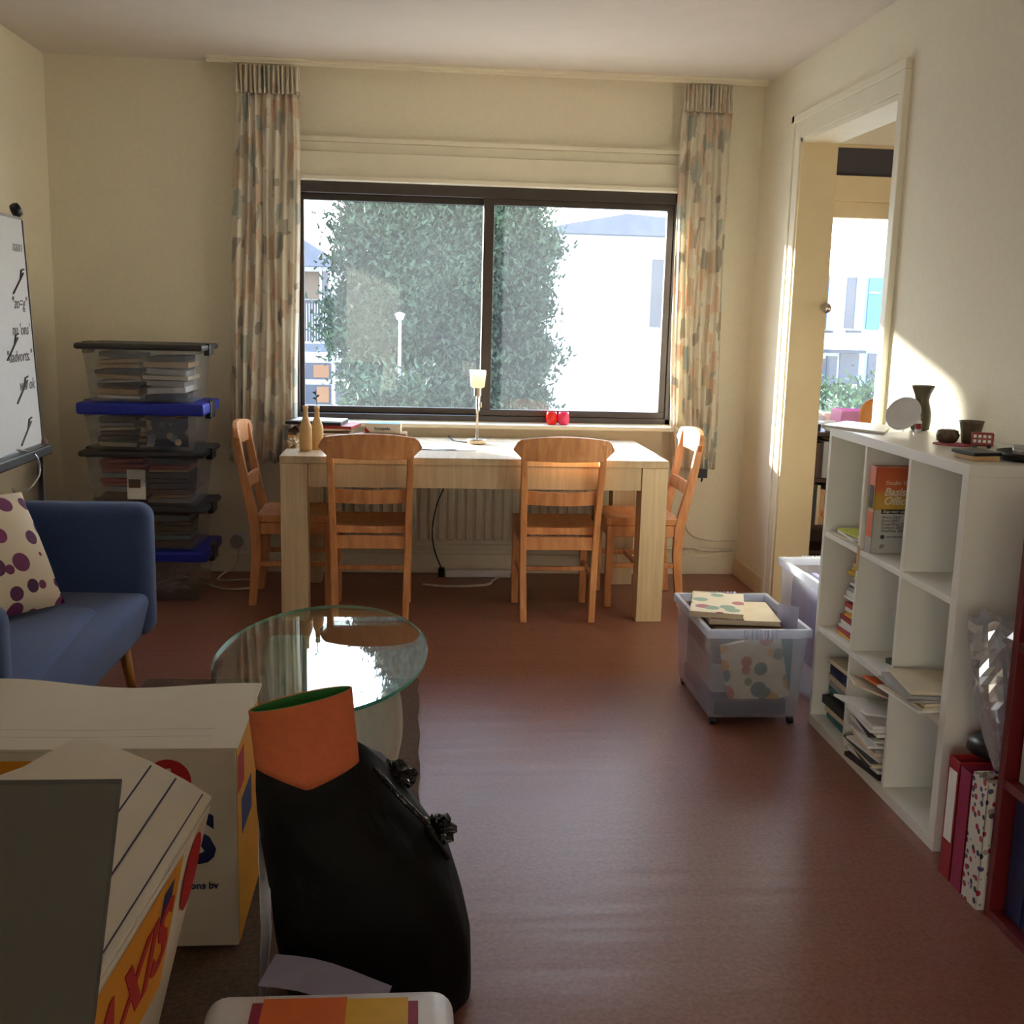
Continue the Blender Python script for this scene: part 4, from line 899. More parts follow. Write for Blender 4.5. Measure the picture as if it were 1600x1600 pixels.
tag(obj('tealight_holder', MB().lathe([(.015, 0), (.018, .003), (.020, .03), (.017, .03), (.015, .005), (0, .004)], (1.60, -3.10, Z1+.0065), 24), M['film'], smooth=True), 'small clear glass standing on the black tray', 'glass')
tag(obj('bangle', MB().tube([(1.70+.026*cos(a), -3.06, Z1+.030+.026*sin(a)) for a in [2*pi*i/20 for i in range(21)]], .005, 8, cap=False), M['leg_wood'], smooth=True), 'orange brown wooden ring upright behind the black tray', 'ring')

# ------------------------------------------------------------------ red shelf and binders at the right edge
rc = thing('red_cabinet', 'dark red bookcase at the right edge, seen from its end', 'bookcase', (1.57, -3.95, 0))
obj('side_board', B(1.372, 1.76, -3.578, -3.555, 0, 1.0), M['red_wood'], rc, bevel=.002)
obj('side_board', B(1.372, 1.76, -4.40, -4.377, 0, 1.0), M['red_wood'], rc, bevel=.002)
obj('back_board', B(1.745, 1.76, -4.377, -3.578, 0, 1.0), M['red_wood'], rc)
for z in (0, .33, .66, .98): obj('shelf_board', B(1.375, 1.745, -4.377, -3.578, z, z+.022), M['red_wood'], rc, bevel=.001)
for i in range(4): tag(obj('ring_binder', B(1.40, 1.68, -3.66-.075*i, -3.595-.075*i, .023, .315), M['navy'], bevel=.002), 'navy ring binder on the bottom shelf of the red bookcase, %s from its end board' % ORD[i], 'binder', 'navy binders in the red bookcase')
for i in range(3): tag(obj('ring_binder', B(1.40, 1.68, -3.66-.075*i, -3.595-.075*i, .353, .64), M['paper3'], bevel=.002), 'grey ring binder on the middle shelf of the red bookcase, %s from its end board' % ORD[i], 'binder', 'grey binders in the red bookcase')
def binder(y0, y1, m, label, spine, h=.318, x0=1.36):
    t = thing('ring_binder', label, 'binder', (x0+.14, (y0+y1)/2, 0))
    obj('cover', MB().box(x0, x0+.27, y0, y0+.003, 0, h).box(x0, x0+.27, y1-.003, y1, 0, h).box(x0, x0+.003, y0, y1, 0, h), m, t, bevel=.001)
    obj('paper_block', B(x0+.01, x0+.265, y0+.005, y1-.006, .004, h-.02), M['paper'], t)
    if spine: obj('spine_label', B(x0-.001, x0, y0+.008, y1-.008, .10, h-.03), spine, t)
    return t
binder(-3.400, -3.345, M['red'], 'red ring binder with white spine label beside the shelf unit', M['paper'])
binder(-3.460, -3.406, M['magenta'], 'magenta ring binder between the red one and the patterned one', None, .312)
binder(-3.540, -3.466, M['print_star'], 'white patterned ring binder next to the red bookcase', None, .325)
tag(obj('camera_bag', MB().lathe([(.04, 0), (.055, .01), (.058, .035), (.04, .05), (0, .052)], (1.46, -3.36, .3195), 20, bump=lambda a, j: .12*sin(3*a+j)), M['black'], smooth=True), 'small black pouch lying on the ring binders', 'pouch')
# clear film bag
def film(u, v):
    z = .33+.36*v; w = .028+.09*sin(pi*min(1, v*.62+.02)); a = 2*pi*u
    k = 1+.16*sin(3*a+5*v)+.08*sin(9*a+11*v)
    return (1.43+.035*v*0+.55*w*cos(a)*k-.02*v, -3.475+.06*v+w*.8*sin(a)*k*.8, z+.01*sin(5*a)*v)
tag(obj('plastic_sleeve', MB().grid(film, 28, 18), M['film'], solid=.0008), 'crinkled clear plastic bag standing up between shelf unit and red bookcase', 'bag')
tag(obj('foil_roll', MB().hexa([(1.42, -3.53, .52), (1.46, -3.548, .52), (1.47, -3.55, .52), (1.43, -3.52, .52), (1.46, -3.53, .80), (1.50, -3.548, .80), (1.51, -3.55, .80), (1.47, -3.52, .80)]), M['silver'], bevel=.004), 'silver flat packet leaning on the red bookcase behind the plastic bag', 'packet')
tag(obj('document_box', B(1.45, 1.70, -3.552, -3.545, .328, .519), M['black'], bevel=.001), 'thin black file upright beside the red bookcase', 'file')

# ------------------------------------------------------------------ foreground: cardboard boxes
def quad(a, b, c, d_): return MB().add([a, b, c, d_], [(0, 1, 2, 3)])
bb = thing('moving_box', 'white moving box with red and blue print, standing behind the ruled one', 'box', (-.70, -3.47, 0))
X0, X1, Y0, Y1, ZT = -1.06, -.365, -3.67, -3.34, .475
obj('carton_body', B(X0, X1, Y0, Y1, 0.03, ZT), M['box_white'], bb, bevel=.004)
def lidf(u, v):
    x = X0-.02+(X1-X0+.024)*u; y = Y0-.004+(Y1-Y0+.05)*v
    return (x, y, ZT+.004+.02*v**2*(.6+.4*sin(5*u+1))+(.006*sin(9*u)*v))
obj('lid_flap', MB().grid(lidf, 24, 6), M['box_white'], bb, solid=.005)
obj('yellow_side', B(X1, X1+.0012, Y0+.006, Y1-.005, .035, ZT-.004), M['box_yellow'], bb)
obj('yellow_band', B(X0+.05, -.60, Y0-.0012, Y0, .40, .455), M['box_yellow'], bb)
obj('blue_print', B(-.742, -.70, Y0-.0020, Y0-.0012, .40, .438), M['blue_print'], bb)
disc = [(.048*cos(2*pi*i/32), .048*sin(2*pi*i/32)) for i in range(32)]
obj('red_disc', MB().prism(disc, lambda a, b: (-.505+a, Y0-.0012, .408+b), lambda a, b: (-.505+a, Y0, .408+b)), M['red_print'], bb)
txt('lettering', '1', .07, M['box_white'], bb, frame((-.520, Y0-.002, .388), (1, 0, 0), (0, 0, 1)), bold=.001)
txt('lettering', 'S', .155, M['blue_print'], bb, frame((-.480, Y0-.0014, .228), (1, 0, 0), (0, 0, 1)), bold=.005)
txt('lettering', 'kartons bv', .022, M['blue_print'], bb, frame((-.500, Y0-.0014, .165), (1, 0, 0), (0, 0, 1)), bold=.0005)
obj('red_side_print', MB().box(X1+.0012, X1+.0020, Y0+.02, Y0+.10, .37, .45), M['red_print'], bb)
obj('blue_side_print', MB().box(X1+.0012, X1+.0020, Y0+.06, Y0+.20, .26, .34), M['blue_print'], bb)
for b_ in ((.09,), (.13,)): obj('ruled_line', MB().grid(lambda u, v: (X0+.05+(X1-X0-.11)*u, Y0+b_[0]-.03+.002*v, lidf(u, (b_[0]-.03)/(Y1-Y0+.05))[2]+.0035), 20, 1), M['paper3'], bb)

fb = thing('moving_box', 'white ruled moving box with yellow and red side, nearest on the left', 'box', (-.6, -4.45, 0))
TR, BR = Vector((-.319, -4.20, .605)), Vector((-.362, -4.72, .605))
TL, BL = Vector((-.95, -4.27, .60)), Vector((-.98, -4.70, .60))
lo = lambda p, dx, dy: Vector((p.x+dx, p.y+dy, .18))
obj('carton_body', MB().hexa([lo(BL, .05, .03), lo(BR, -.085, .02), lo(TR, -.10, -.01), lo(TL, .05, -.02), BL-Vector((0, 0, .006)), BR-Vector((0, 0, .006)), TR-Vector((0, 0, .006)), TL-Vector((0, 0, .006))]), M['box_white'], fb, bevel=.003)
_far = [TR, Vector((-.37, -4.15, .612)), Vector((-.44, -4.09, .620)), Vector((-.52, -4.03, .626)), Vector((-.589, -3.995, .626)), Vector((-.640, -4.11, .620)), Vector((-.76, -4.22, .606)), TL]
def topf(u, v):
    k = u*(len(_far)-1); i = min(int(k), len(_far)-2); e = _far[i].lerp(_far[i+1], k-i)
    n = BR.lerp(BL, (BR.x-(BR.x+(e.x-TR.x)))/(BR.x-BL.x) if False else min(1, max(0, (TR.x-e.x)/(TR.x-TL.x))))
    r = n.lerp(e, v); r.z += .004; return r
obj('lid_flap', MB().grid(topf, 21, 12), M['box_white'], fb, solid=.006)
def line(u0, w=.0025):
    return MB().grid(lambda u, v: topf(u0+w*(u-.5)/.6, .02+.96*v)+Vector((0, 0, .0042)), 1, 14)
for u0 in (.035, .17, .27): obj('ruled_line', line(u0, .004), M['line_print'], fb)
# printed side face towards +X
e1 = (TR-BR).normalized(); dn = (lo(BR, -.085, .02)-BR).normalized(); nrm = e1.cross(-dn).normalized(); nrm = nrm if nrm.x > 0 else -nrm
def sidep(a, b): return BR+e1*a+dn*b+nrm*.0025
def patch(a0, a1, b0, b1, lift=0): return MB().grid(lambda u, v: sidep(a0+(a1-a0)*u, b0+(b1-b0)*v)+nrm*lift, 4, 4)
obj('yellow_panel', patch(.0, .37, .015, .24), M['box_yellow'], fb)
obj('blue_print', patch(.285, .335, .035, .085, .0006), M['blue_print'], fb)
ov = MB().prism([(.040*cos(2*pi*i/28), .065*sin(2*pi*i/28)) for i in range(28)], lambda a, b: sidep(.445+a, .085+b)+nrm*.0002, lambda a, b: sidep(.445+a, .085+b)+nrm*.0014)
obj('red_oval', ov, M['red_print'], fb)
txt('lettering', 'AXIS', .155, M['red_print'], fb, frame(sidep(.03, .175)+nrm*.0012, e1, -dn), bold=.004, ext=.0006)
txt('lettering', 'verhuizen', .075, M['line_print'], fb, frame(sidep(.04, .31)+nrm*.0012, e1, -dn), bold=.002, ext=.0006)
# what it stands on
tag(obj('wooden_crate', B(-.90, -.50, -4.62, -4.30, .023, .178), M['brown'], bevel=.004), 'low brown crate under the nearest moving box', 'crate')
gp = thing('grey_board', 'large dark grey flat board standing upright at the lower left', 'board', (-.62, -4.80, 0))
obj('panel', MB().hexa([(-.96, -4.805, .62), (-.338, -4.805, .62), (-.338, -4.79, .62), (-.96, -4.79, .62), (-.96, -4.805, .898), (-.300, -4.805, .898), (-.300, -4.79, .898), (-.96, -4.79, .898)]), M['grey_board'], gp, bevel=.0015)
obj('lower_panel', MB().hexa([(-.96, -4.80, 0), (-.42, -4.80, 0), (-.42, -4.785, 0), (-.96, -4.785, 0), (-.96, -4.803, .6195), (-.339, -4.803, .6195), (-.339, -4.788, .6195), (-.96, -4.788, .6195)]), M['grey_board'], gp, bevel=.0015)

# ------------------------------------------------------------------ black bag, orange and green felt roll, plastic carrier
BAGY = -3.80
_rows = [(1150, 425, 545), (1165, 405, 570), (1190, 402, 600), (1235, 404, 636), (1270, 408, 660), (1320, 416, 700), (1390, 428, 722), (1450, 440, 735), (1530, 452, 736), (1600, 462, 724), (1655, 470, 708)]
_rows = [(un(a, y, 'Y', BAGY), un(b, y, 'Y', BAGY)) for y, a, b in _rows][::-1]
def bagf(u, v):
    th = 2*pi*u; k = v*(len(_rows)-1); i = min(int(k), len(_rows)-2); f = k-i
    a = _rows[i][0].lerp(_rows[i+1][0], f); b = _rows[i][1].lerp(_rows[i+1][1], f); c = (a+b)/2; r = (b.x-a.x)/2
    w = 1+.035*sin(3*th+9*v)+.02*sin(8*th+14*v); dp = .17*min(1, (1-v)*4+.15)
    cs, sn = cos(th), sin(th)
    return (c.x+r*math.copysign(abs(cs)**.75, cs)*(1 if abs(cs) > .93 else w), BAGY+dp*math.copysign(abs(sn)**.8, sn)*w, max(.023, a.z+(b.z-a.z)*(cs*.5+.5)-(.05*v*abs(sn))))
bgo = thing('black_bag', 'large black nylon bag with shiny plastic edge standing on the rug', 'bag', (-.08, -3.95, .02))
mb = MB().grid(bagf, 40, 26); obj('body', mb, M['bag'], bgo, smooth=True)
def foil(cx, cy, cz, seed, r):
    rr = random.Random(seed); ph = [rr.uniform(0, 6) for _ in range(4)]
    def fn(u, v):
        th = 2*pi*u; p = pi*(.02+.96*v); k = 1+.3*sin(4*th+ph[0])*sin(5*p)+.25*sin(7*p+9*th+ph[1])
        return (cx+r[0]*k*sin(p)*cos(th), cy+r[1]*k*sin(p)*sin(th), cz+r[2]*k*cos(p))
    return MB().grid(fn, 20, 14)
_f = un(612, 1212, 'Y', -3.78); obj('shiny_tie', foil(_f.x, _f.y, _f.z, 2, (.042, .03, .024)), M['foil'], bgo)
_f = un(680, 1296, 'Y', -3.82); obj('shiny_tie', foil(_f.x, _f.y, _f.z, 8, (.036, .035, .022)), M['foil'], bgo)
obj('zip_edge', MB().tube([un(585, 1200, 'Y', -3.84), un(620, 1240, 'Y', -3.88), un(665, 1285, 'Y', -3.88), un(700, 1340, 'Y', -3.84)], .006, 8), M['foil'], bgo, smooth=True)
# felt roll: orange outside, green inside, lens shaped tube poking out of the bag
ft = thing('felt_pouch', 'orange felt pouch with green lining sticking out of the black bag', 'pouch', (-.23, -3.98, .36))
AX = (Vector((.018, .012, -.20))).normalized()
def lens(u, off):
    t = u*2*pi; a = .092*cos(t); b = (.028-off)*sin(t)*abs(sin(t))**.1
    return a*(1-off*6), b
O_ = un(470, 1092, 'Y', -3.985); ex = Vector((1, .25, .16)).normalized(); ey = AX.cross(ex).normalized()
def tubef(off, grow=0):
    def fn(u, v):
        a, b = lens(u, off); q = a/.092
        zc_ = v*(.165-.055*(-q-.1)/.9 if q < -.1 else .165-.02*(q+.1)/1.1)
        return O_+ex*a+ey*b+AX*(zc_)
    return MB().grid(fn, 48, 10)
obj('outer_felt', tubef(0), M['orange_foam'], ft, smooth=True, solid=.003)
obj('lining', tubef(.0045), M['green_foam'], ft, smooth=True, solid=.002)
# between box and bag
_pl = [(un(404, 1252, 'Y', -3.86), un(408, 1252, 'Y', -3.86)), (un(404, 1345, 'Y', -3.88), un(421, 1345, 'Y', -3.88)), (un(408, 1450, 'Y', -3.90), un(424, 1450, 'Y', -3.90)), (un(406, 1530, 'Y', -3.90), un(418, 1530, 'Y', -3.90)), (un(402, 1610, 'Y', -3.90), un(412, 1610, 'Y', -3.90))][::-1]
def film2(u, v):
    k = v*4; i = min(int(k), 3); a = _pl[i][0].lerp(_pl[i+1][0], k-i); b = _pl[i][1].lerp(_pl[i+1][1], k-i); r = a.lerp(b, u); r.y += .03*sin(pi*u)+.004*sin(30*v); r.z = max(r.z, .024); return r
tag(obj('plastic_sleeve', MB().grid(film2, 10, 16), M['white_plastic'], solid=.0012), 'crumpled white plastic sheet wedged between moving box and black bag', 'plastic')
tag(obj('sheet_of_paper', MB().grid(lambda u, v: (-.27+.22*u+.02*v, -4.06-.10*u+.10*v, .185+.01*sin(4*u)), 6, 4), M['lavender'], solid=.001), 'lavender sheet of paper behind the white carrier bag at the bottom edge', 'paper')
cb = thing('carrier_bag', 'white rounded carrier bag with orange and yellow print at the bottom edge', 'bag', (-.12, -4.35, .021))
obj('body', B(-.33, .075, -4.52, -4.20, .022, .272), M['white_plastic'], cb, bevel=.035, segs=5, smooth=True)
obj('orange_print', B(-.235, -.10, -4.47, -4.235, .2722, .2735), M['orange'], cb)
obj('yellow_print', B(-.10, .0, -4.47, -4.24, .2722, .2735), M['yellow'], cb)
obj('pink_stripe', B(.0, .016, -4.47, -4.25, .2722, .2735), M['magenta'], cb)
obj('pink_stripe', B(-.252, -.235, -4.47, -4.245, .2722, .2735), M['magenta'], cb)

# ------------------------------------------------------------------ second room: bookcase under its window
bc = thing('bookcase', 'dark wooden bookcase full of books in the next room', 'bookcase', (2.45, -.21, 0))
BX0, BX1, BY0, BY1 = 1.955, 2.95, -.36, -.105
for x in (BX0, BX1-.022): obj('side_board', B(x, x+.022, BY0, BY1, 0, .832), M['dark_wood'], bc, bevel=.001)
for z in (.81, .572, .325, .19, .0): obj('shelf_board', B(BX0+.022, BX1-.022, BY0, BY1, z, z+.022), M['dark_wood'], bc, bevel=.001)
obj('back_board', B(BX0+.022, BX1-.022, BY1-.01, BY1, .022, .81), M['dark_wood'], bc)
rr = random.Random(33)
def row(zb, hmax, seq, shelf):
    x = BX0+.03; nth = 0
    while x < 2.40:
        w = rr.uniform(.012, .030); h = hmax*rr.uniform(.80, .97); c = rr.choice(seq)
        if 'red' in seq and abs(x-2.03) < .013: c = 'red'; w = .028; h = hmax*.97
        o = obj('book', B(x, x+w-.001, BY0+.012, BY0+.012+rr.uniform(.13, .17), zb, zb+h), M[c], bevel=.001)
        tag(o, CW[c]+' book, %s from the left on the %s shelf of the dark bookcase' % (ORD[nth], shelf), 'book', 'books on the %s shelf next door' % shelf); nth += 1; x += w
row(.595, .205, ['dark', 'brown', 'green', 'tan', 'paper3', 'black', 'brown', 'red'], 'upper')
row(.348, .215, ['brown', 'dark', 'paper3', 'tan', 'paper2', 'brown', 'green'], 'lower')
tag(obj('cloth_bundle', B(1.99, 2.5, -.50, -.37, .0, .19), M['tan'], bevel=.02), 'tan bundle on the floor before the dark bookcase', 'bundle')
TZ = .833
pb = thing('pink_box', 'pink open plastic box on the bookcase by the next window', 'box', (2.30, -.2, TZ))
mb = MB(); q = [(2.205, -.27), (2.40, -.27), (2.40, -.13), (2.205, -.13)]; q2 = [(a+(-.008 if a < 2.2 else .008), b+(-.006 if b < -.2 else .006)) for a, b in q]
mb.add([(a, b, TZ+.001) for a, b in q]+[(a, b, TZ+.105) for a, b in q2], [(0, 1, 2, 3), (0, 1, 5, 4), (1, 2, 6, 5), (2, 3, 7, 6), (3, 0, 4, 7)])
obj('tub', mb, M['pink'], pb, solid=.003)
tag(obj('glass_bowl', MB().lathe([(.03, 0), (.055, .01), (.072, .04), (.066, .075), (.045, .10), (0, .104)], (2.075, -.22, TZ+.001), 24), M['film'], smooth=True), 'clear upturned glass bowl on the bookcase next door', 'bowl')
tag(obj('mug', MB().lathe([(.022, 0), (.026, .004), (.027, .055), (.024, .055), (.022, .006), (0, .005)], (2.14, -.31, TZ+.001), 20), M['paper'], smooth=True), 'white mug on the bookcase next door', 'mug')
tag(obj('camera', MB().box(2.01, 2.08, -.345, -.31, TZ+.001, TZ+.04).lathe([(.016, 0), (.016, .02)], (2.045, -.345, TZ+.022), 14, Matrix.Rotation(radians(90), 4, 'X')), M['black'], bevel=.003), 'small black camera at the left front of the bookcase next door', 'camera')
tag(obj('carton', B(2.175, 2.25, -.345, -.29, TZ+.001, TZ+.042), M['dark'], bevel=.002), 'small dark carton before the pink box', 'box')
tag(obj('carton', B(2.265, 2.34, -.345, -.29, TZ+.001, TZ+.022), M['paper3'], bevel=.002), 'flat grey carton before the pink box', 'box')
OX = un(1356, 645, 'Y', -.9)
oc = thing('easy_chair', 'orange rounded chair back in the next room beside the doorway', 'chair', (OX.x, -.9, 0))
def oval(u, v):
    a = 2*pi*u; p = pi*(.01+.98*v); return (OX.x+.06*sin(p)*cos(a)+.02, -.9+.03*sin(p)*sin(a), OX.z-.01-.075*cos(p))
obj('backrest', MB().grid(oval, 28, 16), M['peach'], oc, smooth=True)
obj('seat', MB().lathe([(0, .44), (.12, .44), (.135, .46), (.13, .485), (0, .49)], (OX.x+.02, -.72, 0), 28), M['peach'], oc, smooth=True)
obj('spine_post', MB().tube([(OX.x+.02, -.9, OX.z-.07), (OX.x+.02, -.89, .60), (OX.x+.02, -.83, .47)], .014, 10), M['steel'], oc, smooth=True)
for a in (45, 135, 225, 315): obj('leg', MB().tube([(OX.x+.02+.09*cos(radians(a)), -.72+.09*sin(radians(a)), .44), (OX.x+.02+.13*cos(radians(a)), -.72+.13*sin(radians(a)), 0)], .010, 8), M['steel'], oc, smooth=True)

# ------------------------------------------------------------------ outside
GZ = -2.7
struct('ground_outside', B(-60, 60, -80, 80, GZ-.3, GZ), M['ground'])
# conifer
def tree(cx, cy, blobs, n, leaf, seed, label, m='leaf', trunk_top=1.0, name='conifer_tree', clump=22, csize=.16):
    t = thing(name, label, 'tree', (cx, cy, GZ)); R = np.random.RandomState(seed)
    vol = np.array([b[3]*b[4]*b[5] for b in blobs])**.75; cnt = (n/clump*vol/vol.sum()).astype(int); P = []
    for b, c in zip(blobs, cnt):
        v = R.normal(size=(c, 3)); v /= np.linalg.norm(v, axis=1)[:, None]; rad = (.55+.45*R.rand(c)**.5)[:, None]
        lump = 1+.18*np.sin(v[:, :1]*9+b[0]*3)*np.sin(v[:, 2:3]*8+b[2]*5)
        q = v*rad*lump*np.array(b[3:6])+np.array(b[0:3])+np.array([cx, cy, 0])
        g = R.normal(size=(c, clump, 3))*np.array([.55, .55, .42])*csize*(.5+R.rand(c)[:, None, None])
        P.append((q[:, None, :]+g).reshape(-1, 3))
    P = np.concatenate(P); N_ = len(P)
    a = R.normal(size=(N_, 3)); a /= np.linalg.norm(a, axis=1)[:, None]; a[:, 2] = abs(a[:, 2])*.8+.3
    b_ = np.cross(a, R.normal(size=(N_, 3))); b_ /= np.linalg.norm(b_, axis=1)[:, None]
    L = (leaf*(.6+.8*R.rand(N_)))[:, None]
    V = np.stack([P-b_*L*.4, P+b_*L*.4, P+a*L*1.3+b_*L*.15, P+a*L*1.3-b_*L*.15], 1).reshape(-1, 3)-np.array([cx, cy, GZ])
    me = bpy.data.meshes.new('foliage'); me.vertices.add(len(V)); me.vertices.foreach_set('co', V.ravel().astype(np.float32))
    me.loops.add(N_*4); me.loops.foreach_set('vertex_index', np.arange(N_*4, dtype=np.int32)); me.polygons.add(N_)
    me.polygons.foreach_set('loop_start', np.arange(0, N_*4, 4, dtype=np.int32)); me.update(); me.validate(); me.materials.append(M[m])
    o = bpy.data.objects.new('foliage', me); COL.objects.link(o); o.parent = t; o['kind'] = 'stuff'
    obj('trunk', MB().tube([(cx, cy, GZ), (cx+.05, cy, GZ+2), (cx-.03, cy, trunk_top)], [.17, .13, .05], 10), M['bark'], t, smooth=True)
    return t
TYY = 7.6
def tp(px, py, r, ry=None):   # crown lump by picture position and radius in px
    c = un(px, py, 'Y', TYY); k = (TYY+5.92)/FPX; return (c.x, c.y, c.z, r*k, (ry or r)*k*.9, (ry or r)*k)
bl = [tp(600, 400, 78), tp(690, 370, 90), tp(770, 385, 88), tp(640, 480, 95), tp(745, 480, 100), tp(800, 470, 55), tp(590, 500, 70), tp(555, 520, 45), tp(620, 580, 78), tp(720, 590, 100), tp(800, 560, 60), tp(815, 545, 38), tp(816, 395, 46), tp(660, 650, 100), tp(760, 660, 95), tp(812, 640, 42), tp(590, 620, 45), tp(660, 720, 80), tp(760, 730, 70), tp(560, 360, 34), tp(700, 330, 60), tp(620, 290, 70), tp(760, 290, 90), tp(660, 230, 80), tp(790, 230, 90), tp(700, 160, 85), tp(810, 150, 80), tp(690, 90, 70), tp(770, 70, 80), tp(730, 0, 70), tp(720, -70, 55)]
cxt = un(690, 500, 'Y', TYY).x
bl += [(un(612, 640, 'Y', 5.6).x, 5.6, un(612, 660, 'Y', 5.6).z-.15, .42, .30, .62), (un(640, 640, 'Y', 5.9).x, 5.9, un(640, 700, 'Y', 5.9).z, .5, .35, .8)]
bl = [(b[0]-cxt, b[1]-TYY, b[2], b[3], b[4], b[5]) for b in bl]
tree(cxt, TYY, bl, 260000, .042, 3, 'tall dense conifer filling the middle of the view outside the window', trunk_top=4.2)
# street lamp in front of it
ls = thing('street_lamp', 'slim white street lamp in front of the conifer', 'street lamp', (un(626, 500, 'Y', 5.8).x, 5.8, GZ))
lx = un(625, 500, 'Y', 5.8).x; lz = un(625, 500, 'Y', 5.8).z
obj('post', MB().tube([(lx, 5.8, GZ), (lx, 5.8, lz)], [.028, .016], 10), M['lamp_grey'], ls, smooth=True)
obj('lantern', MB().lathe([(.03, 0), (.05, .05), (.055, .055), (.04, .07), (0, .08)], (lx, 5.8, lz), 16), M['ext_blue'], ls)

def rect(name, px0, py0, px1, py1, Y, th, m, parent, bevel=0):
    a, b = un(px0, py0, 'Y', Y), un(px1, py1, 'Y', Y); return obj(name, B(a.x, b.x, Y-th, Y, min(a.z, b.z), max(a.z, b.z)), m, parent, bevel=bevel)
# left house
HY = 15.0; hl = thing('house', 'white house with balcony and dark gabled roof left of the conifer', 'house', (un(500, 500, 'Y', HY).x, HY+3, GZ))
xr = un(556, 500, 'Y', HY).x; xl = xr-7.5; z415 = un(500, 415, 'Y', HY).z
obj('wall', B(xl, xr, HY, HY+6, GZ, z415), M['ext_white'], hl)
za = un(490, 372, 'Y', HY).z
xm = un(470, 380, 'Y', HY).x; xe = un(524, 400, 'Y', HY).x
obj('roof', MB().prism([(xm-5, z415-.1), (xe, z415-.02), (xe, z415+.12), (xm, za), (xm-5, z415+.1)], lambda a, b: (a, HY-.35, b), lambda a, b: (a, HY+6.3, b)), M['ext_roof'], hl)
f = rect('window', 474, 424, 500, 468, HY, .04, M['ext_shade'], hl); rect('window_post', 500, 420, 503, 470, HY, .07, M['ext_white'], hl)
f = rect('window', 504, 424, 513, 468, HY, .04, M['ext_glass'], hl)
bs = rect('balcony_slab', 466, 536, 524, 550, HY-1.1, .3, M['ext_roof'], hl)
bp_ = un(470, 468, 'Y', HY-1.3); be = un(522, 468, 'Y', HY-1.3); b0 = un(500, 534, 'Y', HY-1.3).z
obj('handrail', B(bp_.x, be.x, HY-1.32, HY-1.26, bp_.z-.06, bp_.z), M['ext_rail'], hl)
for i in range(12):
    x = bp_.x+(be.x-bp_.x)*(i+.5)/12
    if i == 0: bal = obj('baluster', B(x-.018, x+.018, HY-1.31, HY-1.27, b0, bp_.z-.06), M['ext_rail'], hl)
    else: q_ = bal.copy(); COL.objects.link(q_); q_.location.x += (be.x-bp_.x)*i/12
for (a, b, c, d_) in ((477, 566, 518, 593), (524, 566, 554, 593), (477, 600, 518, 632), (524, 600, 554, 632)):
    f = rect('window', a, b, c, d_, HY, .05, M['ext_glass'], hl)
    if a == 477: g_ = rect('window_curtain', 490 if b < 590 else 495, b+4, 514, d_-3, HY-.055, .02, M['ext_curtain'], f)
# right house
RY = 12.5; hr = thing('house', 'white rendered house with hazy grey roof right of the conifer', 'house', (un(960, 500, 'Y', RY).x, RY+3, GZ))
xl = un(838, 500, 'Y', RY).x; xr = un(1100, 500, 'Y', RY).x; zt = un(950, 368, 'Y', RY).z
obj('wall', B(xl, xr, RY, RY+6, GZ, zt), M['ext_white'], hr)
xs = un(1002, 500, 'Y', RY).x
obj('front_bay', B(un(958, 600, 'Y', RY).x, xr, RY-.18, RY, GZ, un(960, 575, 'Y', RY).z), M['ext_white'], hr)
obj('roof', MB().prism([(xl-.2, zt), (xr+.3, zt), (xr+.3, zt+.22), (un(975, 338, 'Y', RY).x, un(975, 336, 'Y', RY).z), (xl+.4, zt+.14)], lambda a, b: (a, RY-.3, b), lambda a, b: (a, RY+6, b)), M['ext_roof'], hr)
w_ = rect('window', 1019, 405, 1048, 512, RY, .05, M['ext_glass'], hr); rect('window_sill', 1014, 518, 1050, 522, RY, .12, M['ext_blue'], hr)
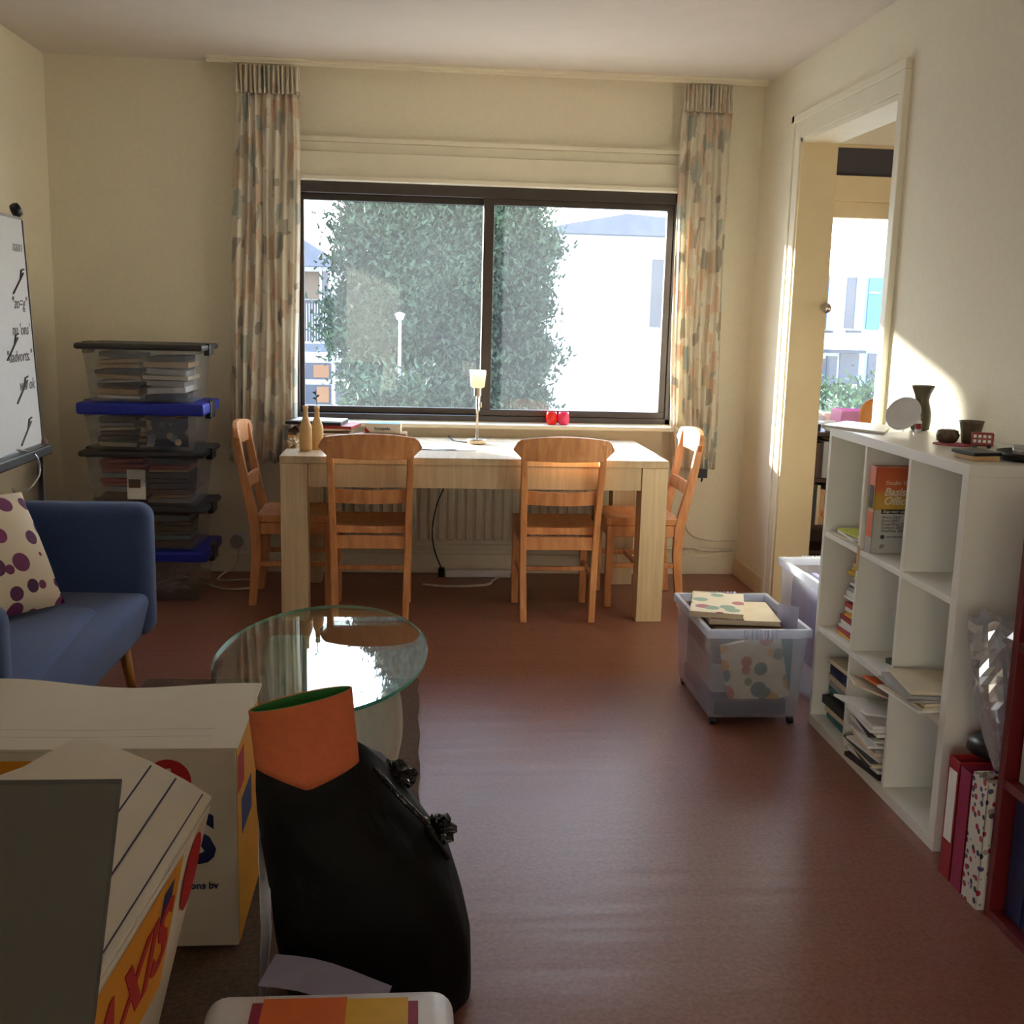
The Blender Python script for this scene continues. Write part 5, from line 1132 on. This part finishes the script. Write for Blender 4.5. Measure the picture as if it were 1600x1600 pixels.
rect('door_canopy', 1011, 562, 1048, 569, RY-.18, .12, M['ext_blue'], hr); rect('door', 1009, 574, 1048, 660, RY-.18, .04, M['paper3'], hr)
rect('vent', 936, 569, 945, 577, RY, .03, M['ext_blue'], hr)
# house seen through the second window
FY = 17.0; h3 = thing('house', 'white terraced house with three tall windows seen from the next room', 'house', (un(1320, 500, 'Y', FY).x, FY+3, GZ))
xl = un(1215, 500, 'Y', FY).x; xm = un(1346, 500, 'Y', FY).x; xr = xm+9; zt = un(1300, 424, 'Y', FY).z
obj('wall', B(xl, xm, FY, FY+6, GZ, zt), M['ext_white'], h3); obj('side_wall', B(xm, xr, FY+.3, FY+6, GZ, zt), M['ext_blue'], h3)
for (a, b, c, d_) in ((1281, 430, 1295, 513), (1324, 433, 1338, 513)):
    f = rect('window', a, b, c, d_, FY, .05, M['ext_glass'], h3); rect('window_sill', a-3, d_+3, c+4, d_+7, FY, .12, M['ext_rail'], h3); rect('window_frame', c, b, c+5, d_+1, FY, .07, M['ext_blue'], h3)
f = rect('window', 1358, 434, 1374, 514, FY+.3, .05, M['teal'], h3); rect('window_bar', 1358, 456, 1374, 459, FY+.25, .04, M['ext_white'], h3)
rect('cornice', 1215, 544, 1346, 552, FY, .25, M['ext_rail'], h3)
for (a, b, c, d_) in ((1256, 556, 1268, 606), (1271, 560, 1288, 606), (1291, 556, 1304, 606), (1312, 552, 1338, 600), (1356, 552, 1382, 606)):
    rect('window', a, b, c, d_, FY if a < 1346 else FY+.3, .05, M['ext_glass'], h3)
hx = un(1315, 600, 'Y', 9).x; hz = un(1315, 604, 'Y', 9).z
bl = [(dx, rnd.uniform(-.2, .2), hz-.42+rnd.uniform(-.12, .10), .5, .45, .55) for dx in (-1.2, -.8, -.4, 0, .4, .8, 1.2)]+[(dx, 0, hz-1.3, .6, .5, .8) for dx in (-1, -.3, .4, 1.1)]+[(dx, 0, hz-2.4, .6, .5, .8) for dx in (-1, -.3, .4, 1.1)]
tree(hx, 9, bl, 30000, .05, 5, 'green hedge below the terraced house seen from the next room', 'hedge', trunk_top=hz-1, name='hedge')
